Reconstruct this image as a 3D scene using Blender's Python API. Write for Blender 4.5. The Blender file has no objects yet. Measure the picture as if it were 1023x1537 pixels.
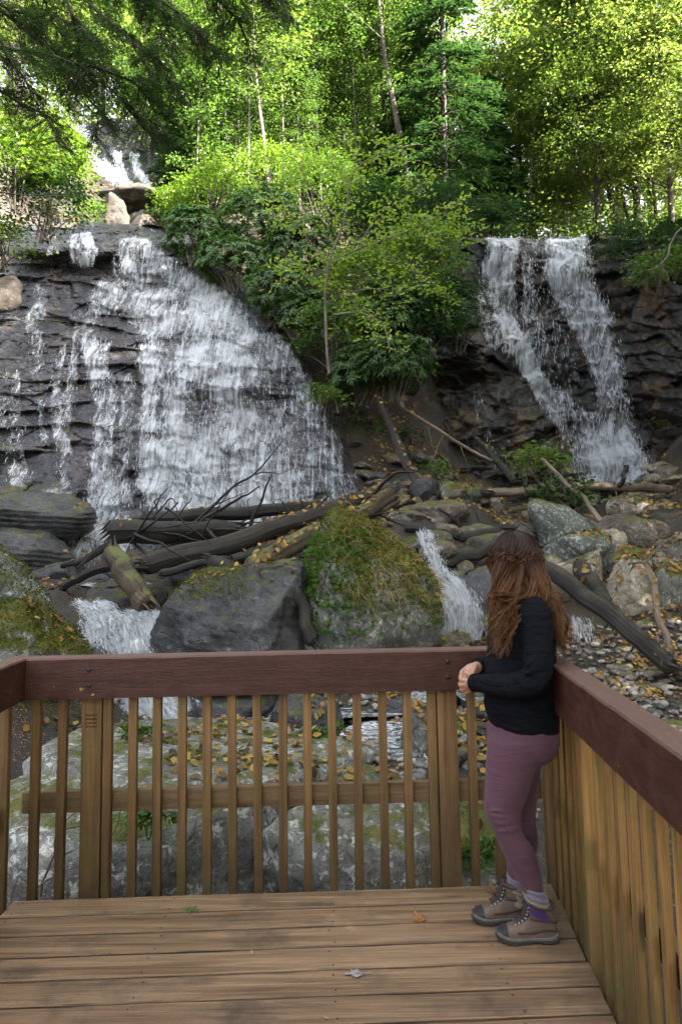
import bpy, bmesh, math, random
import numpy as np
from mathutils import Vector, Matrix, Quaternion
PI = math.pi
rad = math.radians
random.seed(11)
rng = np.random.default_rng(11)
SC = bpy.context.scene
COL = SC.collection

# ------------------------------------------------------------------ camera
F, CX, CY = 1024.67, 511.5, 711.0
CAM = Vector((0.0, 0.0, 1.59))
RM = Matrix.Rotation(rad(95.5), 3, 'X') @ Matrix.Rotation(rad(-0.95), 3, 'Z')
RN = np.array(RM)
CN = np.array(CAM)
cd = bpy.data.cameras.new('camera')
cam = bpy.data.objects.new('camera', cd)
COL.objects.link(cam)
cam.matrix_world = Matrix.Translation(CAM) @ RM.to_4x4()
cd.sensor_fit = 'VERTICAL'
cd.sensor_height = 36.0
cd.sensor_width = 36.0 * 681 / 1024
cd.lens = 24.0
cd.shift_y = -(768.5 - CY) / 1537.0
cd.clip_start = 0.05
cd.clip_end = 2000
SC.camera = cam


def ray(px, py):
    px, py = np.broadcast_arrays(np.asarray(px, float), np.asarray(py, float))
    v = np.stack([(px - CX) / F, -(py - CY) / F, -np.ones(px.shape)], -1)
    return v @ RN.T


def at(px, py, Y):
    """world point that stands Y metres ahead of the viewpoint"""
    r = ray(px, py)
    return CN + r * (np.asarray(Y, float) / r[..., 1])[..., None]


def on_z(px, py, z):
    r = ray(px, py)
    return CN + r * ((z - CN[2]) / r[..., 2])[..., None]


def proj(p):
    q = (np.asarray(p, float) - CN) @ RN
    return CX - F * q[..., 0] / q[..., 2], CY + F * q[..., 1] / q[..., 2]


# ------------------------------------------------------------------ noise
def _h(i, j, k, s):
    with np.errstate(over='ignore'):
        h = (i.astype(np.uint32) * np.uint32(73856093)) ^ (j.astype(np.uint32) * np.uint32(19349663)) \
            ^ (k.astype(np.uint32) * np.uint32(83492791)) ^ np.uint32((s * 2654435761) & 0xffffffff)
        h = (h ^ (h >> np.uint32(13))) * np.uint32(1274126177)
        h = (h ^ (h >> np.uint32(15))) * np.uint32(2246822519)
        h ^= h >> np.uint32(16)
    return h.astype(np.float64) / 4294967296.0


def vn(P, s=0):
    P = np.asarray(P, float)
    I = np.floor(P).astype(np.int64)
    f = P - I
    f = f * f * (3 - 2 * f)
    x, y, z = I[..., 0], I[..., 1], I[..., 2]
    a, b, c = f[..., 0], f[..., 1], f[..., 2]

    def g(dx, dy, dz):
        return _h(x + dx, y + dy, z + dz, s)
    x00 = g(0, 0, 0) * (1 - a) + g(1, 0, 0) * a
    x10 = g(0, 1, 0) * (1 - a) + g(1, 1, 0) * a
    x01 = g(0, 0, 1) * (1 - a) + g(1, 0, 1) * a
    x11 = g(0, 1, 1) * (1 - a) + g(1, 1, 1) * a
    return ((x00 * (1 - b) + x10 * b) * (1 - c) + (x01 * (1 - b) + x11 * b) * c) * 2 - 1


def fbm(P, o=4, s=0, lac=2.03, gain=.5):
    P = np.asarray(P, float)
    t, a = 0, 1.0
    for i in range(o):
        t = t + a * vn(P, s + i * 17)
        P = P * lac + 3.7
        a *= gain
    return t


def cells(P, s=0):
    """random value of the nearest jittered lattice point, and the gap to the second nearest"""
    P = np.asarray(P, float)
    sh = P.shape[:-1]
    P = P.reshape(-1, 3)
    I = np.floor(P).astype(np.int64)
    d1 = np.full(len(P), 9.); d2 = np.full(len(P), 9.); v = np.zeros(len(P)); fc = np.zeros(len(P))
    for dx in (-1, 0, 1):
        for dy in (-1, 0, 1):
            for dz in (-1, 0, 1):
                i, j, k = I[:, 0] + dx, I[:, 1] + dy, I[:, 2] + dz
                q = np.stack([i + _h(i, j, k, s + 1), j + _h(i, j, k, s + 2), k + _h(i, j, k, s + 3)], -1)
                d = np.linalg.norm(q - P, axis=1)
                n1 = d < d1
                d2 = np.where(n1, d1, np.minimum(d2, d))
                v = np.where(n1, _h(i, j, k, s + 4), v)
                fc = np.where(n1, (_h(i, j, k, s + 5) - .5) * (P[:, 0] - q[:, 0]) + (_h(i, j, k, s + 6) - .3) * (P[:, 2] - q[:, 2]), fc)
                d1 = np.where(n1, d, d1)
    return v.reshape(sh), (d2 - d1).reshape(sh), fc.reshape(sh)


def sst(a, b, x):
    t = np.clip((np.asarray(x, float) - a) / (b - a), 0, 1)
    return t * t * (3 - 2 * t)


def unit(v):
    v = np.asarray(v, float)
    return v / (np.linalg.norm(v, axis=-1, keepdims=True) + 1e-12)


# ------------------------------------------------------------------ scene objects
def put(o, parent=None, label=None, cat=None, group=None, kind=None):
    COL.objects.link(o) if o.name not in COL.objects else None
    if parent is not None:
        o.parent = parent
    if label: o['label'] = label
    if cat: o['category'] = cat
    if group: o['group'] = group
    if kind: o['kind'] = kind
    return o


def thing(name, label, cat, loc=(0, 0, 0), rz=0.0, group=None):
    o = bpy.data.objects.new(name, None)
    o.empty_display_size = .1
    o.location = [float(c) for c in loc]
    o.rotation_euler = (0, 0, rz)
    return put(o, None, label, cat, group)


def mesh(name, V, F, mat=None, smooth=True, uv=None, attrs=None):
    """V (n,3); F list of int arrays, each (m,k)"""
    me = bpy.data.meshes.new(name)
    V = np.asarray(V, np.float32).reshape(-1, 3)
    F = [np.asarray(f, np.int32) for f in (F if isinstance(F, list) else [F]) if len(f)]
    me.vertices.add(len(V))
    me.vertices.foreach_set('co', V.ravel())
    loops = np.concatenate([f.ravel() for f in F])
    tot = np.concatenate([np.full(len(f), f.shape[1], np.int32) for f in F])
    me.loops.add(len(loops))
    me.loops.foreach_set('vertex_index', loops)
    me.polygons.add(len(tot))
    me.polygons.foreach_set('loop_start', np.concatenate([[0], np.cumsum(tot)[:-1]]).astype(np.int32))
    me.polygons.foreach_set('loop_total', tot)
    me.polygons.foreach_set('use_smooth', np.full(len(tot), bool(smooth)))
    if uv is not None:
        l = me.uv_layers.new(name='UVMap')
        l.data.foreach_set('uv', np.asarray(uv, np.float32)[loops].ravel())
    for k, a in (attrs or {}).items():
        at_ = me.attributes.new(k, 'FLOAT', 'POINT')
        at_.data.foreach_set('value', np.asarray(a, np.float32))
    me.update(calc_edges=True)
    me.validate()
    if mat is not None:
        me.materials.append(mat)
    return me


def obj(name, me, parent=None, **kw):
    return put(bpy.data.objects.new(name, me), parent, **kw)


class MB:
    """collects pieces of one mesh"""
    def __init__(s):
        s.v, s.f, s.u, s.n = [], [], [], 0

    def add(s, V, F, uv=None):
        V = np.asarray(V, float).reshape(-1, 3)
        for f in (F if isinstance(F, list) else [F]):
            if len(f):
                s.f.append(np.asarray(f, np.int64) + s.n)
        s.v.append(V)
        s.u.append(np.asarray(uv, float) if uv is not None else np.zeros((len(V), 2)))
        s.n += len(V)
        return s

    def box(s, c, sz, ax=None, bevel=0.0):
        """c centre, sz full sizes, ax 3x3 rows = local axes"""
        ax = np.eye(3) if ax is None else np.asarray(ax, float)
        h = np.asarray(sz, float) / 2
        if bevel <= 0:
            q = np.array([[x, y, z] for z in (-1, 1) for y in (-1, 1) for x in (-1, 1)], float) * h
            f = np.array([[0, 2, 3, 1], [4, 5, 7, 6], [0, 1, 5, 4], [2, 6, 7, 3], [0, 4, 6, 2], [1, 3, 7, 5]])
            s.add(q @ ax + np.asarray(c, float), f)
            return s
        bm = bmesh.new()
        bmesh.ops.create_cube(bm, size=1.0)
        for v in bm.verts:
            v.co = Vector((v.co.x * 2 * h[0], v.co.y * 2 * h[1], v.co.z * 2 * h[2]))
        bmesh.ops.bevel(bm, geom=bm.edges[:], offset=bevel, segments=2, affect='EDGES', profile=.6)
        s.addbm(bm, ax, c)
        return s

    def addbm(s, bm, ax=None, c=(0, 0, 0)):
        ax = np.eye(3) if ax is None else np.asarray(ax, float)
        bm.verts.index_update()
        V = np.array([v.co[:] for v in bm.verts]) @ ax + np.asarray(c, float)
        by = {}
        for f in bm.faces:
            by.setdefault(len(f.verts), []).append([v.index for v in f.verts])
        s.add(V, [np.array(x) for x in by.values()])
        bm.free()

    def tube(s, P, r, n=8, cap=True, ell=None, wob=0, seed=0, rough=0.0, rfreq=(3., .7)):
        """tapering tube along P (m,3), radii r; uv = (around in m, along in m)"""
        P = np.asarray(P, float)
        m = len(P)
        r = np.broadcast_to(np.asarray(r, float), (m,)).copy()
        T = unit(np.gradient(P, axis=0))
        ref = np.array([0, 0, 1.]) if abs(T[0] @ [0, 0, 1]) < .9 else np.array([1., 0, 0])
        A = np.zeros((m, 3))
        a = unit(np.cross(T[0], ref))
        for i in range(m):
            a = unit(a - T[i] * (a @ T[i]))
            A[i] = a
        B = np.cross(T, A)
        th = np.linspace(0, 2 * PI, n + 1)
        L = np.concatenate([[0], np.cumsum(np.linalg.norm(np.diff(P, axis=0), axis=1))])
        c, sn = np.cos(th), np.sin(th)
        rr = r[:, None] * np.ones(n + 1)[None]
        if rough:
            cyl = np.stack([np.broadcast_to(c * rfreq[0], rr.shape), np.broadcast_to(sn * rfreq[0], rr.shape),
                            np.broadcast_to((L * rfreq[1])[:, None], rr.shape)], -1)
            rr = rr * (1 + rough * fbm(cyl + seed * 7.3, 3, seed))
        e = ell or (1, 1)
        V = P[:, None] + rr[..., None] * (A[:, None] * (c * e[0])[None, :, None] + B[:, None] * (sn * e[1])[None, :, None])
        uv = np.stack([np.broadcast_to(th / (2 * PI) * 2 * PI * r.mean(), rr.shape),
                       np.broadcast_to(L[:, None], rr.shape)], -1).reshape(-1, 2)
        i = np.arange(m - 1)[:, None] * (n + 1) + np.arange(n)[None]
        f = np.stack([i, i + 1, i + n + 2, i + n + 1], -1).reshape(-1, 4)
        V = V.reshape(-1, 3)
        fs = [f]
        if cap:
            k = len(V)
            V = np.concatenate([V, [P[0]], [P[-1]]])
            uv = np.concatenate([uv, [[0, 0]], [[0, L[-1]]]])
            j = np.arange(n)
            fs.append(np.concatenate([np.stack([j + 1, j, np.full(n, k)], -1),
                                      np.stack([(m - 1) * (n + 1) + j, (m - 1) * (n + 1) + j + 1, np.full(n, k + 1)], -1)]))
        s.add(V, fs, uv)
        return s

    def mesh(s, name, mat, smooth=True, attrs=None):
        return mesh(name, np.concatenate(s.v), s.f, mat, smooth, np.concatenate(s.u), attrs)

    def obj(s, name, mat, parent=None, smooth=True, **kw):
        return obj(name, s.mesh(name, mat, smooth), parent, **kw)


def curve_pts(P, n, jit=0.0, seed=0):
    """Catmull-Rom through P resampled to n points"""
    P = np.asarray(P, float)
    if len(P) == 2:
        t = np.linspace(0, 1, n)[:, None]
        Q = P[0] * (1 - t) + P[1] * t
    else:
        E = np.concatenate([[2 * P[0] - P[1]], P, [2 * P[-1] - P[-2]]])
        k = len(P) - 1
        t = np.linspace(0, k, n)
        i = np.minimum(t.astype(int), k - 1)
        f = (t - i)[:, None]
        p0, p1, p2, p3 = E[i], E[i + 1], E[i + 2], E[i + 3]
        Q = .5 * (2 * p1 + (p2 - p0) * f + (2 * p0 - 5 * p1 + 4 * p2 - p3) * f ** 2 + (3 * p1 - p0 - 3 * p2 + p3) * f ** 3)
    if jit:
        s = np.stack([np.linspace(0, 5, n) + seed * 3.1, np.full(n, seed * 1.7), np.zeros(n)], -1)
        w = np.minimum(1, np.minimum(np.arange(n), np.arange(n)[::-1]) / 2.)[:, None]
        Q = Q + w * jit * np.stack([fbm(s, 2, seed), fbm(s + 9, 2, seed + 1), fbm(s + 19, 2, seed + 2)], -1)
    return Q


def smooth_by_angle(o, deg=35):
    me = o.data
    me.polygons.foreach_set('use_smooth', np.ones(len(me.polygons), bool))
    try:
        me.set_sharp_from_angle(angle=rad(deg))
    except Exception:
        pass
    return o


# ------------------------------------------------------------------ materials
class NT:
    def __init__(s, name):
        s.m = bpy.data.materials.new(name)
        s.m.use_nodes = True
        s.t = s.m.node_tree
        s.t.nodes.clear()
        s.out = s.t.nodes.new('ShaderNodeOutputMaterial')

    def n(s, typ, ins=None, **props):
        nd = s.t.nodes.new('ShaderNode' + typ)
        for k, v in props.items():
            setattr(nd, k, v)
        for k, v in (ins or {}).items():
            sk = nd.inputs[k]
            if isinstance(v, bpy.types.NodeSocket):
                s.t.links.new(v, sk)
            else:
                if sk.type == 'RGBA' and not isinstance(v, (int, float)) and len(v) == 3:
                    v = (*v, 1)
                sk.default_value = v
        return nd

    def co(s, kind='Object'):
        return s.n('TexCoord').outputs[kind]

    def geo(s, k):
        return s.n('NewGeometry').outputs[k]

    def mp(s, v, scale=(1, 1, 1), loc=(0, 0, 0), rot=(0, 0, 0)):
        return s.n('Mapping', {'Vector': v, 'Scale': scale, 'Location': loc, 'Rotation': rot}).outputs[0]

    def noise(s, v, scale=5, detail=4, rough=.55, dist=0):
        return s.n('TexNoise', {'Vector': v, 'Scale': scale, 'Detail': detail, 'Roughness': rough, 'Distortion': dist}).outputs['Fac']

    def vor(s, v, scale=5, feature='F1', out='Distance', rnd=1.0):
        return s.n('TexVoronoi', {'Vector': v, 'Scale': scale, 'Randomness': rnd}, feature=feature).outputs[out]

    def ramp(s, fac, stops, interp='LINEAR'):
        r = s.n('ValToRGB', {'Fac': fac})
        cr = r.color_ramp
        cr.interpolation = interp
        while len(cr.elements) < len(stops):
            cr.elements.new(.5)
        for e, (p, c) in zip(cr.elements, stops):
            e.position = p
            e.color = (c, c, c, 1) if isinstance(c, (int, float)) else (*c[:3], 1)
        return r.outputs['Color']

    def mix(s, fac, a, b, mode='MIX'):
        nd = s.n('Mix', data_type='RGBA', blend_type=mode)
        for sk, v in ((nd.inputs[0], fac), (nd.inputs[6], a), (nd.inputs[7], b)):
            if isinstance(v, bpy.types.NodeSocket):
                s.t.links.new(v, sk)
            else:
                sk.default_value = v if isinstance(v, (int, float)) else ((*v, 1) if len(v) == 3 else v)
        return nd.outputs[2]

    def math(s, op, a, b=0.0, c=0.0, clamp=False):
        nd = s.n('Math', {0: a, 1: b, 2: c}, operation=op)
        nd.use_clamp = clamp
        return nd.outputs[0]

    def mr(s, v, a, b, c=0.0, d=1.0):
        return s.n('MapRange', {'Value': v, 'From Min': a, 'From Max': b, 'To Min': c, 'To Max': d}).outputs[0]

    def attr(s, name):
        return s.n('Attribute', attribute_name=name).outputs['Fac']

    def sep(s, v):
        return s.n('SeparateXYZ', {0: v}).outputs

    def comb(s, x, y, z):
        return s.n('CombineXYZ', {0: x, 1: y, 2: z}).outputs[0]

    def bump(s, h, strength=.5, dist=.02, normal=None):
        i = {'Height': h, 'Strength': strength, 'Distance': dist}
        if normal is not None: i['Normal'] = normal
        return s.n('Bump', i).outputs[0]

    def bsdf(s, col, rough=.6, normal=None, spec=.5, **kw):
        i = {'Base Color': col, 'Roughness': rough, 'Specular IOR Level': spec}
        if normal is not None: i['Normal'] = normal
        i.update(kw)
        return s.n('BsdfPrincipled', i).outputs[0]

    def done(s, sh):
        s.t.links.new(sh, s.out.inputs['Surface'])
        return s.m


def m_simple(name, col, rough=.6, var=.25, scale=8, bump=.3, bd=.01, spec=.4):
    t = NT(name)
    v = t.co()
    n = t.noise(v, scale, 5)
    c = t.mix(t.mr(n, .3, .7), [x * (1 - var) for x in col], [min(1, x * (1 + var)) for x in col])
    return t.done(t.bsdf(c, rough, t.bump(t.noise(v, scale * 4, 4), bump, bd), spec))


def m_leaf(name, cols, trans=.45, tcol=None, rough=.45, spec=.4, clump=None):
    """cols: list of base colours picked per leaf"""
    t = NT(name)
    rnd = t.geo('Random Per Island')
    st = [(i / max(1, len(cols) - 1), c) for i, c in enumerate(cols)]
    c = t.ramp(rnd, st)
    n = t.noise(t.co(), clump or .9, 3)
    c = t.mix(t.mr(n, .35, .65), t.mix(1.0, c, (.62, .68, .55), 'MULTIPLY'), c)
    p = t.bsdf(c, rough, None, spec)
    tc = t.mix(1.0, c, tcol or (2.4, 2.2, .9), 'MULTIPLY')
    tr = t.n('BsdfTranslucent', {'Color': tc}).outputs[0]
    mx = t.n('MixShader', {0: trans, 1: p, 2: tr}).outputs[0]
    return t.done(mx)


def m_rock(name, dark, light, wet=.0, moss=.0, lichen=.0, leaf=0.0, scale=1.0, strata=0.0, ochre=0.0):
    t = NT(name)
    v = t.co('Object')
    g = t.geo('Position')
    big = t.noise(g, 1.3 * scale, 6, .62)
    med = t.noise(g, 6 * scale, 6, .65)
    fine = t.noise(g, 38 * scale, 4, .7)
    c = t.mix(t.mr(big, .33, .68), dark, light)
    c = t.mix(t.mr(med, .3, .72), t.mix(1.0, c, (.5, .5, .5), 'MULTIPLY'), c)
    c = t.mix(t.mr(fine, .3, .75, 0, .75), c, t.mix(1.0, c, (1.8, 1.8, 1.8), 'MULTIPLY'))
    pit = t.noise(g, 21 * scale, 5, .75, .5)
    c = t.mix(t.mr(pit, .33, .44, .75, 0), c, t.mix(1.0, c, (.3, .29, .27), 'MULTIPLY'))
    h = t.math('ADD', t.math('MULTIPLY', med, 1.0), t.math('MULTIPLY', fine, .5))
    h = t.math('ADD', h, t.math('MULTIPLY', t.mr(pit, .33, .44), .35))
    crack = t.vor(t.n('VectorMath', {0: g, 1: t.n('VectorMath', {0: t.n('TexNoise', {'Vector': g, 'Scale': 3.0 * scale}).outputs['Color'], 1: (.28, .28, .28)}, operation='MULTIPLY').outputs[0]}, operation='ADD').outputs[0], 1.4 * scale, 'DISTANCE_TO_EDGE')
    ck = t.mr(crack, 0, .025)
    c = t.mix(ck, t.mix(1.0, c, (.6, .58, .55), 'MULTIPLY'), c)
    h = t.math('ADD', h, t.math('MULTIPLY', ck, .25))
    if strata:
        sv = t.mp(g, (.8, .8, 9), rot=(.10, .06, 0))
        sn = t.noise(sv, 1.2, 6, .6, .3)
        c = t.mix(t.mr(sn, .35, .65), t.mix(strata, c, (.35, .35, .37), 'MULTIPLY'), c)
        h = t.math('ADD', h, t.math('MULTIPLY', sn, 2.2 * strata))
    if ochre:
        oc = t.noise(t.mp(g, (.8, .8, .25)), 1.6, 5, .6)
        c = t.mix(t.math('MULTIPLY', t.mr(oc, .5, .7), ochre), c, (.26, .15, .06))
    rough = t.mr(med, .3, .7, .62 - .42 * wet, .85 - .5 * wet)
    if lichen:
        ln = t.noise(g, 11 * scale, 5, .72, .6)
        lm = t.math('MULTIPLY', t.mr(ln, .53, .6), t.mr(big, .35, .5))
        c = t.mix(t.math('MULTIPLY', lm, lichen), c, (.55, .57, .50))
        h = t.math('ADD', h, t.math('MULTIPLY', lm, .25))
    if moss:
        nz = t.sep(t.geo('Normal'))[2]
        mn = t.noise(g, 3.1 * scale, 6, .68)
        mm = t.mr(t.math('ADD', t.math('MULTIPLY', nz, .55), mn), 1.02 - .6 * moss, 1.14 - .6 * moss)
        mf = t.noise(g, 60, 3, .7)
        mc = t.mix(t.mr(mf, .3, .7), (.022, .035, .006), (.13, .15, .022))
        mc = t.mix(t.mr(t.noise(g, 7, 3), .45, .65), mc, (.16, .14, .03))
        c = t.mix(mm, c, mc)
        rough = t.mix(mm, rough, (.95, .95, .95))
        h = t.math('ADD', h, t.math('MULTIPLY', t.math('MULTIPLY', mm, mf), 1.6))
    nrm = t.bump(h, .75, .05 / max(.6, scale))
    return t.done(t.bsdf(c, rough, nrm, .5))


def m_wood(name, c1, c2, along=0, rough=.7, grain=1.0, stain=.5, ends=None, moss=0.0):
    """grain runs along local axis `along`; colour differs a little board to board"""
    t = NT(name)
    g = t.co('Object')
    rnd = t.math('FRACT', t.math('ADD', t.geo('Random Per Island'), t.n('ObjectInfo').outputs['Random']))
    sc = [26, 26, 26]
    sc[along] = 1.1
    off = t.comb(t.math('MULTIPLY', rnd, 37.), t.math('MULTIPLY', rnd, 91.), t.math('MULTIPLY', rnd, 53.))
    v = t.n('VectorMath', {0: g, 1: off}, operation='ADD').outputs[0]
    gn = t.noise(t.mp(v, sc), 1.0, 6, .62, .9)
    fn = t.noise(t.mp(v, [x * 4 for x in sc]), 1.0, 3, .6)
    c = t.mix(t.mr(gn, .3, .7), c1, c2)
    c = t.mix(t.mr(fn, .3, .75, 0, .55), c, t.mix(1., c, (.5, .47, .44), 'MULTIPLY'))
    c = t.mix(t.mr(rnd, 0, 1, 0, .8), c, t.mix(1., c, (.66, .65, .66), 'MULTIPLY'))
    st = t.noise(v, 2.2, 6, .66)
    c = t.mix(t.math('MULTIPLY', t.mr(st, .52, .72), stain), c, (.045, .035, .03))
    kn = t.vor(t.mp(v, [1.6 if i == along else 9 for i in range(3)]), 1.0)
    c = t.mix(t.mr(kn, .05, .13, .8, 0), c, (.05, .03, .02))
    if ends is not None:   # (axis, lo, hi, colour): second colour, strong at lo and gone at hi
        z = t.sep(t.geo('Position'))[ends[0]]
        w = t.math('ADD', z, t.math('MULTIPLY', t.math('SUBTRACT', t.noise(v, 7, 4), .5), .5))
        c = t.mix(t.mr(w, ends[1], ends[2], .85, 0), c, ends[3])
    if moss:
        c = t.mix(t.math('MULTIPLY', t.mr(t.noise(v, 3.3, 5, .6), .5, .72), moss), c, (.10, .11, .025))
    h = t.math('ADD', gn, t.math('MULTIPLY', fn, .5))
    return t.done(t.bsdf(c, rough, t.bump(h, .5 * grain, .006), .35))


def m_bark(name, dark, light, moss=.0, wet=0.0, sx=26., sy=2.2):
    """uses the tube's uv (metres round, metres along)"""
    t = NT(name)
    u = t.co('UV')
    g = t.geo('Position')
    n = t.noise(t.mp(u, (sx, sy, 1)), 1., 6, .65, .6)
    n2 = t.noise(g, 2.5, 5, .6)
    c = t.mix(t.mr(n, .32, .68), dark, light)
    c = t.mix(t.mr(n2, .35, .65), t.mix(1., c, (.5, .5, .5), 'MULTIPLY'), c)
    h = n
    rough = .85 - .4 * wet
    if moss:
        nz = t.sep(t.geo('Normal'))[2]
        mm = t.math('MULTIPLY', t.mr(t.math('ADD', t.math('MULTIPLY', nz, .4), t.noise(g, 5, 5, .65)), .75, .92), moss)
        c = t.mix(mm, c, t.mix(t.noise(g, 50, 2), (.04, .06, .01), (.17, .19, .04)))
    return t.done(t.bsdf(c, rough, t.bump(h, .8, .02), .4))
# ================================================================== deck and railing
M = {}
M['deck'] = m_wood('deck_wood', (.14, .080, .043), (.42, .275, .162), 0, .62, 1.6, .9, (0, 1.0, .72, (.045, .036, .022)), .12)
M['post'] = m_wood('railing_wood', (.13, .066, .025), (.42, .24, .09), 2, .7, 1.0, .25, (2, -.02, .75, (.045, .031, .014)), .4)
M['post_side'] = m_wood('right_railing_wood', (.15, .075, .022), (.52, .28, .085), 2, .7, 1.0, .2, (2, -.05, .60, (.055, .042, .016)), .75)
M['midrail'] = m_wood('mid_rail_wood', (.13, .08, .038), (.29, .19, .10), 0, .75, 1.0, .4, None, .35)


def m_paint():
    t = NT('red_brown_paint')
    g = t.geo('Position')
    o = t.co('Object')
    gr = t.noise(t.mp(o, (2.2, 30, 30)), 1., 5, .65, .4)
    sp = t.noise(g, 16, 5, .6)
    c = t.mix(t.mr(gr, .3, .72), (.036, .0135, .0095), (.066, .0255, .0175))
    c = t.mix(t.mr(sp, .45, .75, 0, .6), c, (.092, .038, .029))
    # upward faces mixed toward a paler tone
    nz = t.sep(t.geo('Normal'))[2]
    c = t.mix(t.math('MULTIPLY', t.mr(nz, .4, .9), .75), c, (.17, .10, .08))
    wood = (.36, .22, .10)
    ch = t.noise(g, 26, 4, .7, .5)
    c = t.mix(t.mr(ch, .735, .75), c, wood)
    for q, r in CHIPS:
        d = t.n('VectorMath', {0: g, 1: q}, operation='DISTANCE').outputs['Value']
        w = t.math('ADD', d, t.math('MULTIPLY', t.math('SUBTRACT', t.noise(g, 45, 4, .7), .5), r * 2.2))
        c = t.mix(t.mr(w, r * .78, r * .84, 1, 0), c, wood)
    h = t.math('ADD', gr, t.math('MULTIPLY', t.vor(t.mp(o, (14, 60, 60)), 1., 'DISTANCE_TO_EDGE'), .6))
    return t.done(t.bsdf(c, t.mr(sp, .3, .7, .42, .6), t.bump(h, .55, .004), .3))


PA = Vector((-1.50, 3.232, 0))        # deck corners, in plan
PB = Vector((.931, 3.312, 0))
DX = (PB - PA).normalized()           # along the far rail
DYF = Vector((-DX.y, DX.x, 0))        # outwards
LX = lambda y: -1.50 + (3.232 - y) * .020      # left deck edge
RX = lambda y: .931 - (3.312 - y) * .062       # right deck edge
DR = Vector((.062, 1, 0)).normalized()
DL = Vector((-.020, 1, 0)).normalized()
CHIPS = [((.868, 2.262, 1.0), .022), ((.838, 2.28, .985), .014), ((-1.20, 3.185, .925), .014), ((-1.165, 3.186, .945), .01), ((-1.145, 3.187, .905), .012), ((-1.12, 3.187, .905), .008)]
M['paint'] = m_paint()
M['bolt'] = m_simple('rusty_bolt', (.022, .017, .015), .5, .3, 40)

# deck: boards parallel to the far edge, each with its own ends
db = MB()
p = .1452
for k in range(34):
    s0 = -k * p - .001
    s1 = s0 - p + .0125
    # deck board corners where its two long edges meet the side lines
    def edge_pt(s, side):
        o = PA + DYF * s
        # solve PA + DYF*s + DX*u on the side line
        u0, u1 = -1., 4.
        for _ in range(30):
            um = (u0 + u1) / 2
            q = o + DX * um
            lim = LX(q.y) if side < 0 else RX(q.y)
            if q.x < lim: u0 = um
            else: u1 = um
        return o + DX * u0
    e = .006 * random.uniform(-1, 1)
    a, b, c, d = edge_pt(s0, -1), edge_pt(s0, 1), edge_pt(s1, 1), edge_pt(s1, -1)
    b = b + DX * e; c = c + DX * e
    zt = -.0015 * random.random()
    ch = .004
    n = 24
    V, Fq = [], []
    for i in range(n + 1):
        u = i / n
        A, D = a.lerp(b, u), d.lerp(c, u)
        cup = .0012 * math.sin(u * 7 + k)
        w0 = .0018 * math.sin(u * 23 + k * 5) + .0012 * math.sin(u * 61 + k)
        iv = DYF * ch
        for q, z in ((A, -.03), (A + DYF * w0, zt - ch), (A - iv + DYF * w0, zt + cup), (D + iv, zt + cup), (D, zt - ch), (D, -.03)):
            V.append((q.x, q.y, z))
    for i in range(n):
        for j in range(5):
            q = i * 6 + j
            Fq.append((q, q + 1, q + 7, q + 6))
    caps = [(0, 1, 2, 3, 4, 5), tuple(reversed([n * 6 + j for j in range(6)]))]
    db.add(V, [np.array(Fq)[:, ::-1], np.array(caps)])
dk = db.obj('deck', M['deck'], kind='structure')
smooth_by_angle(dk, 30)
# screw heads, two to a board over each joist
sb = MB()
for k in range(24):
    for u in (.05, .72, 1.42, 2.05):
        for e in (.03, .115):
            q = PA + DX * (u + .012 * random.uniform(-1, 1)) + DYF * (-k * p - e)
            if q.x > RX(q.y) - .03: continue
            V = [(q.x + .0042 * math.cos(a), q.y + .0042 * math.sin(a), .0012) for a in np.linspace(0, 2 * PI, 9)[:-1]]
            V += [(q.x + .0030 * math.cos(a), q.y + .0030 * math.sin(a), .0020) for a in np.linspace(0, 2 * PI, 9)[:-1]]
            sb.add(V, [np.array([[j, (j + 1) % 8, 8 + (j + 1) % 8, 8 + j] for j in range(8)]), np.array([list(range(8, 16))])])
sb.obj('screw_heads', M['bolt'], dk)
# joists under the deck
jb = MB()
for s in (-.04, -.9, -1.8, -2.7):
    q0, q1 = PA + DYF * s, PB + DYF * s
    c = (q0 + q1) / 2
    jb.box((c.x, c.y, -.135), ((q1 - q0).length - .06, .04, .2), [DX, DYF, (0, 0, 1)])
jo = jb.obj('deck_joists', M['midrail'], dk, smooth=False)

rail = thing('wooden_railing', 'wooden deck railing with red brown painted top boards and square brown balusters', 'railing', (0, 3.27, 0))
RZ = 3.27


def rail_part(name, o, parent=None):
    """objects are built in world coordinates; hang them under the railing's Empty without moving them"""
    put(o, parent or rail)
    if parent is None:
        o.matrix_parent_inverse = Matrix.Translation((0, -RZ, 0))
    return o


def slab(name, c, sz, ax, mat, bevel=.004, parent=None, label=None):
    """a board whose object axes are its own axes, so the grain runs along it"""
    me = MB().box((0, 0, 0), sz, None, bevel).mesh(name, mat, False)
    o = bpy.data.objects.new(name, me)
    m = Matrix([list(a) for a in ax]).transposed().to_4x4()
    m.translation = Vector(c)
    put(o, parent or rail, label=label)
    o.matrix_parent_inverse = Matrix.Translation((0, -RZ, 0)) if parent is None else (Matrix.Translation((0, 0, 0)) @ parent.matrix_basis.inverted())
    o.matrix_basis = m
    smooth_by_angle(o, 40)
    return o


UP = Vector((0, 0, 1))


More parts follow.
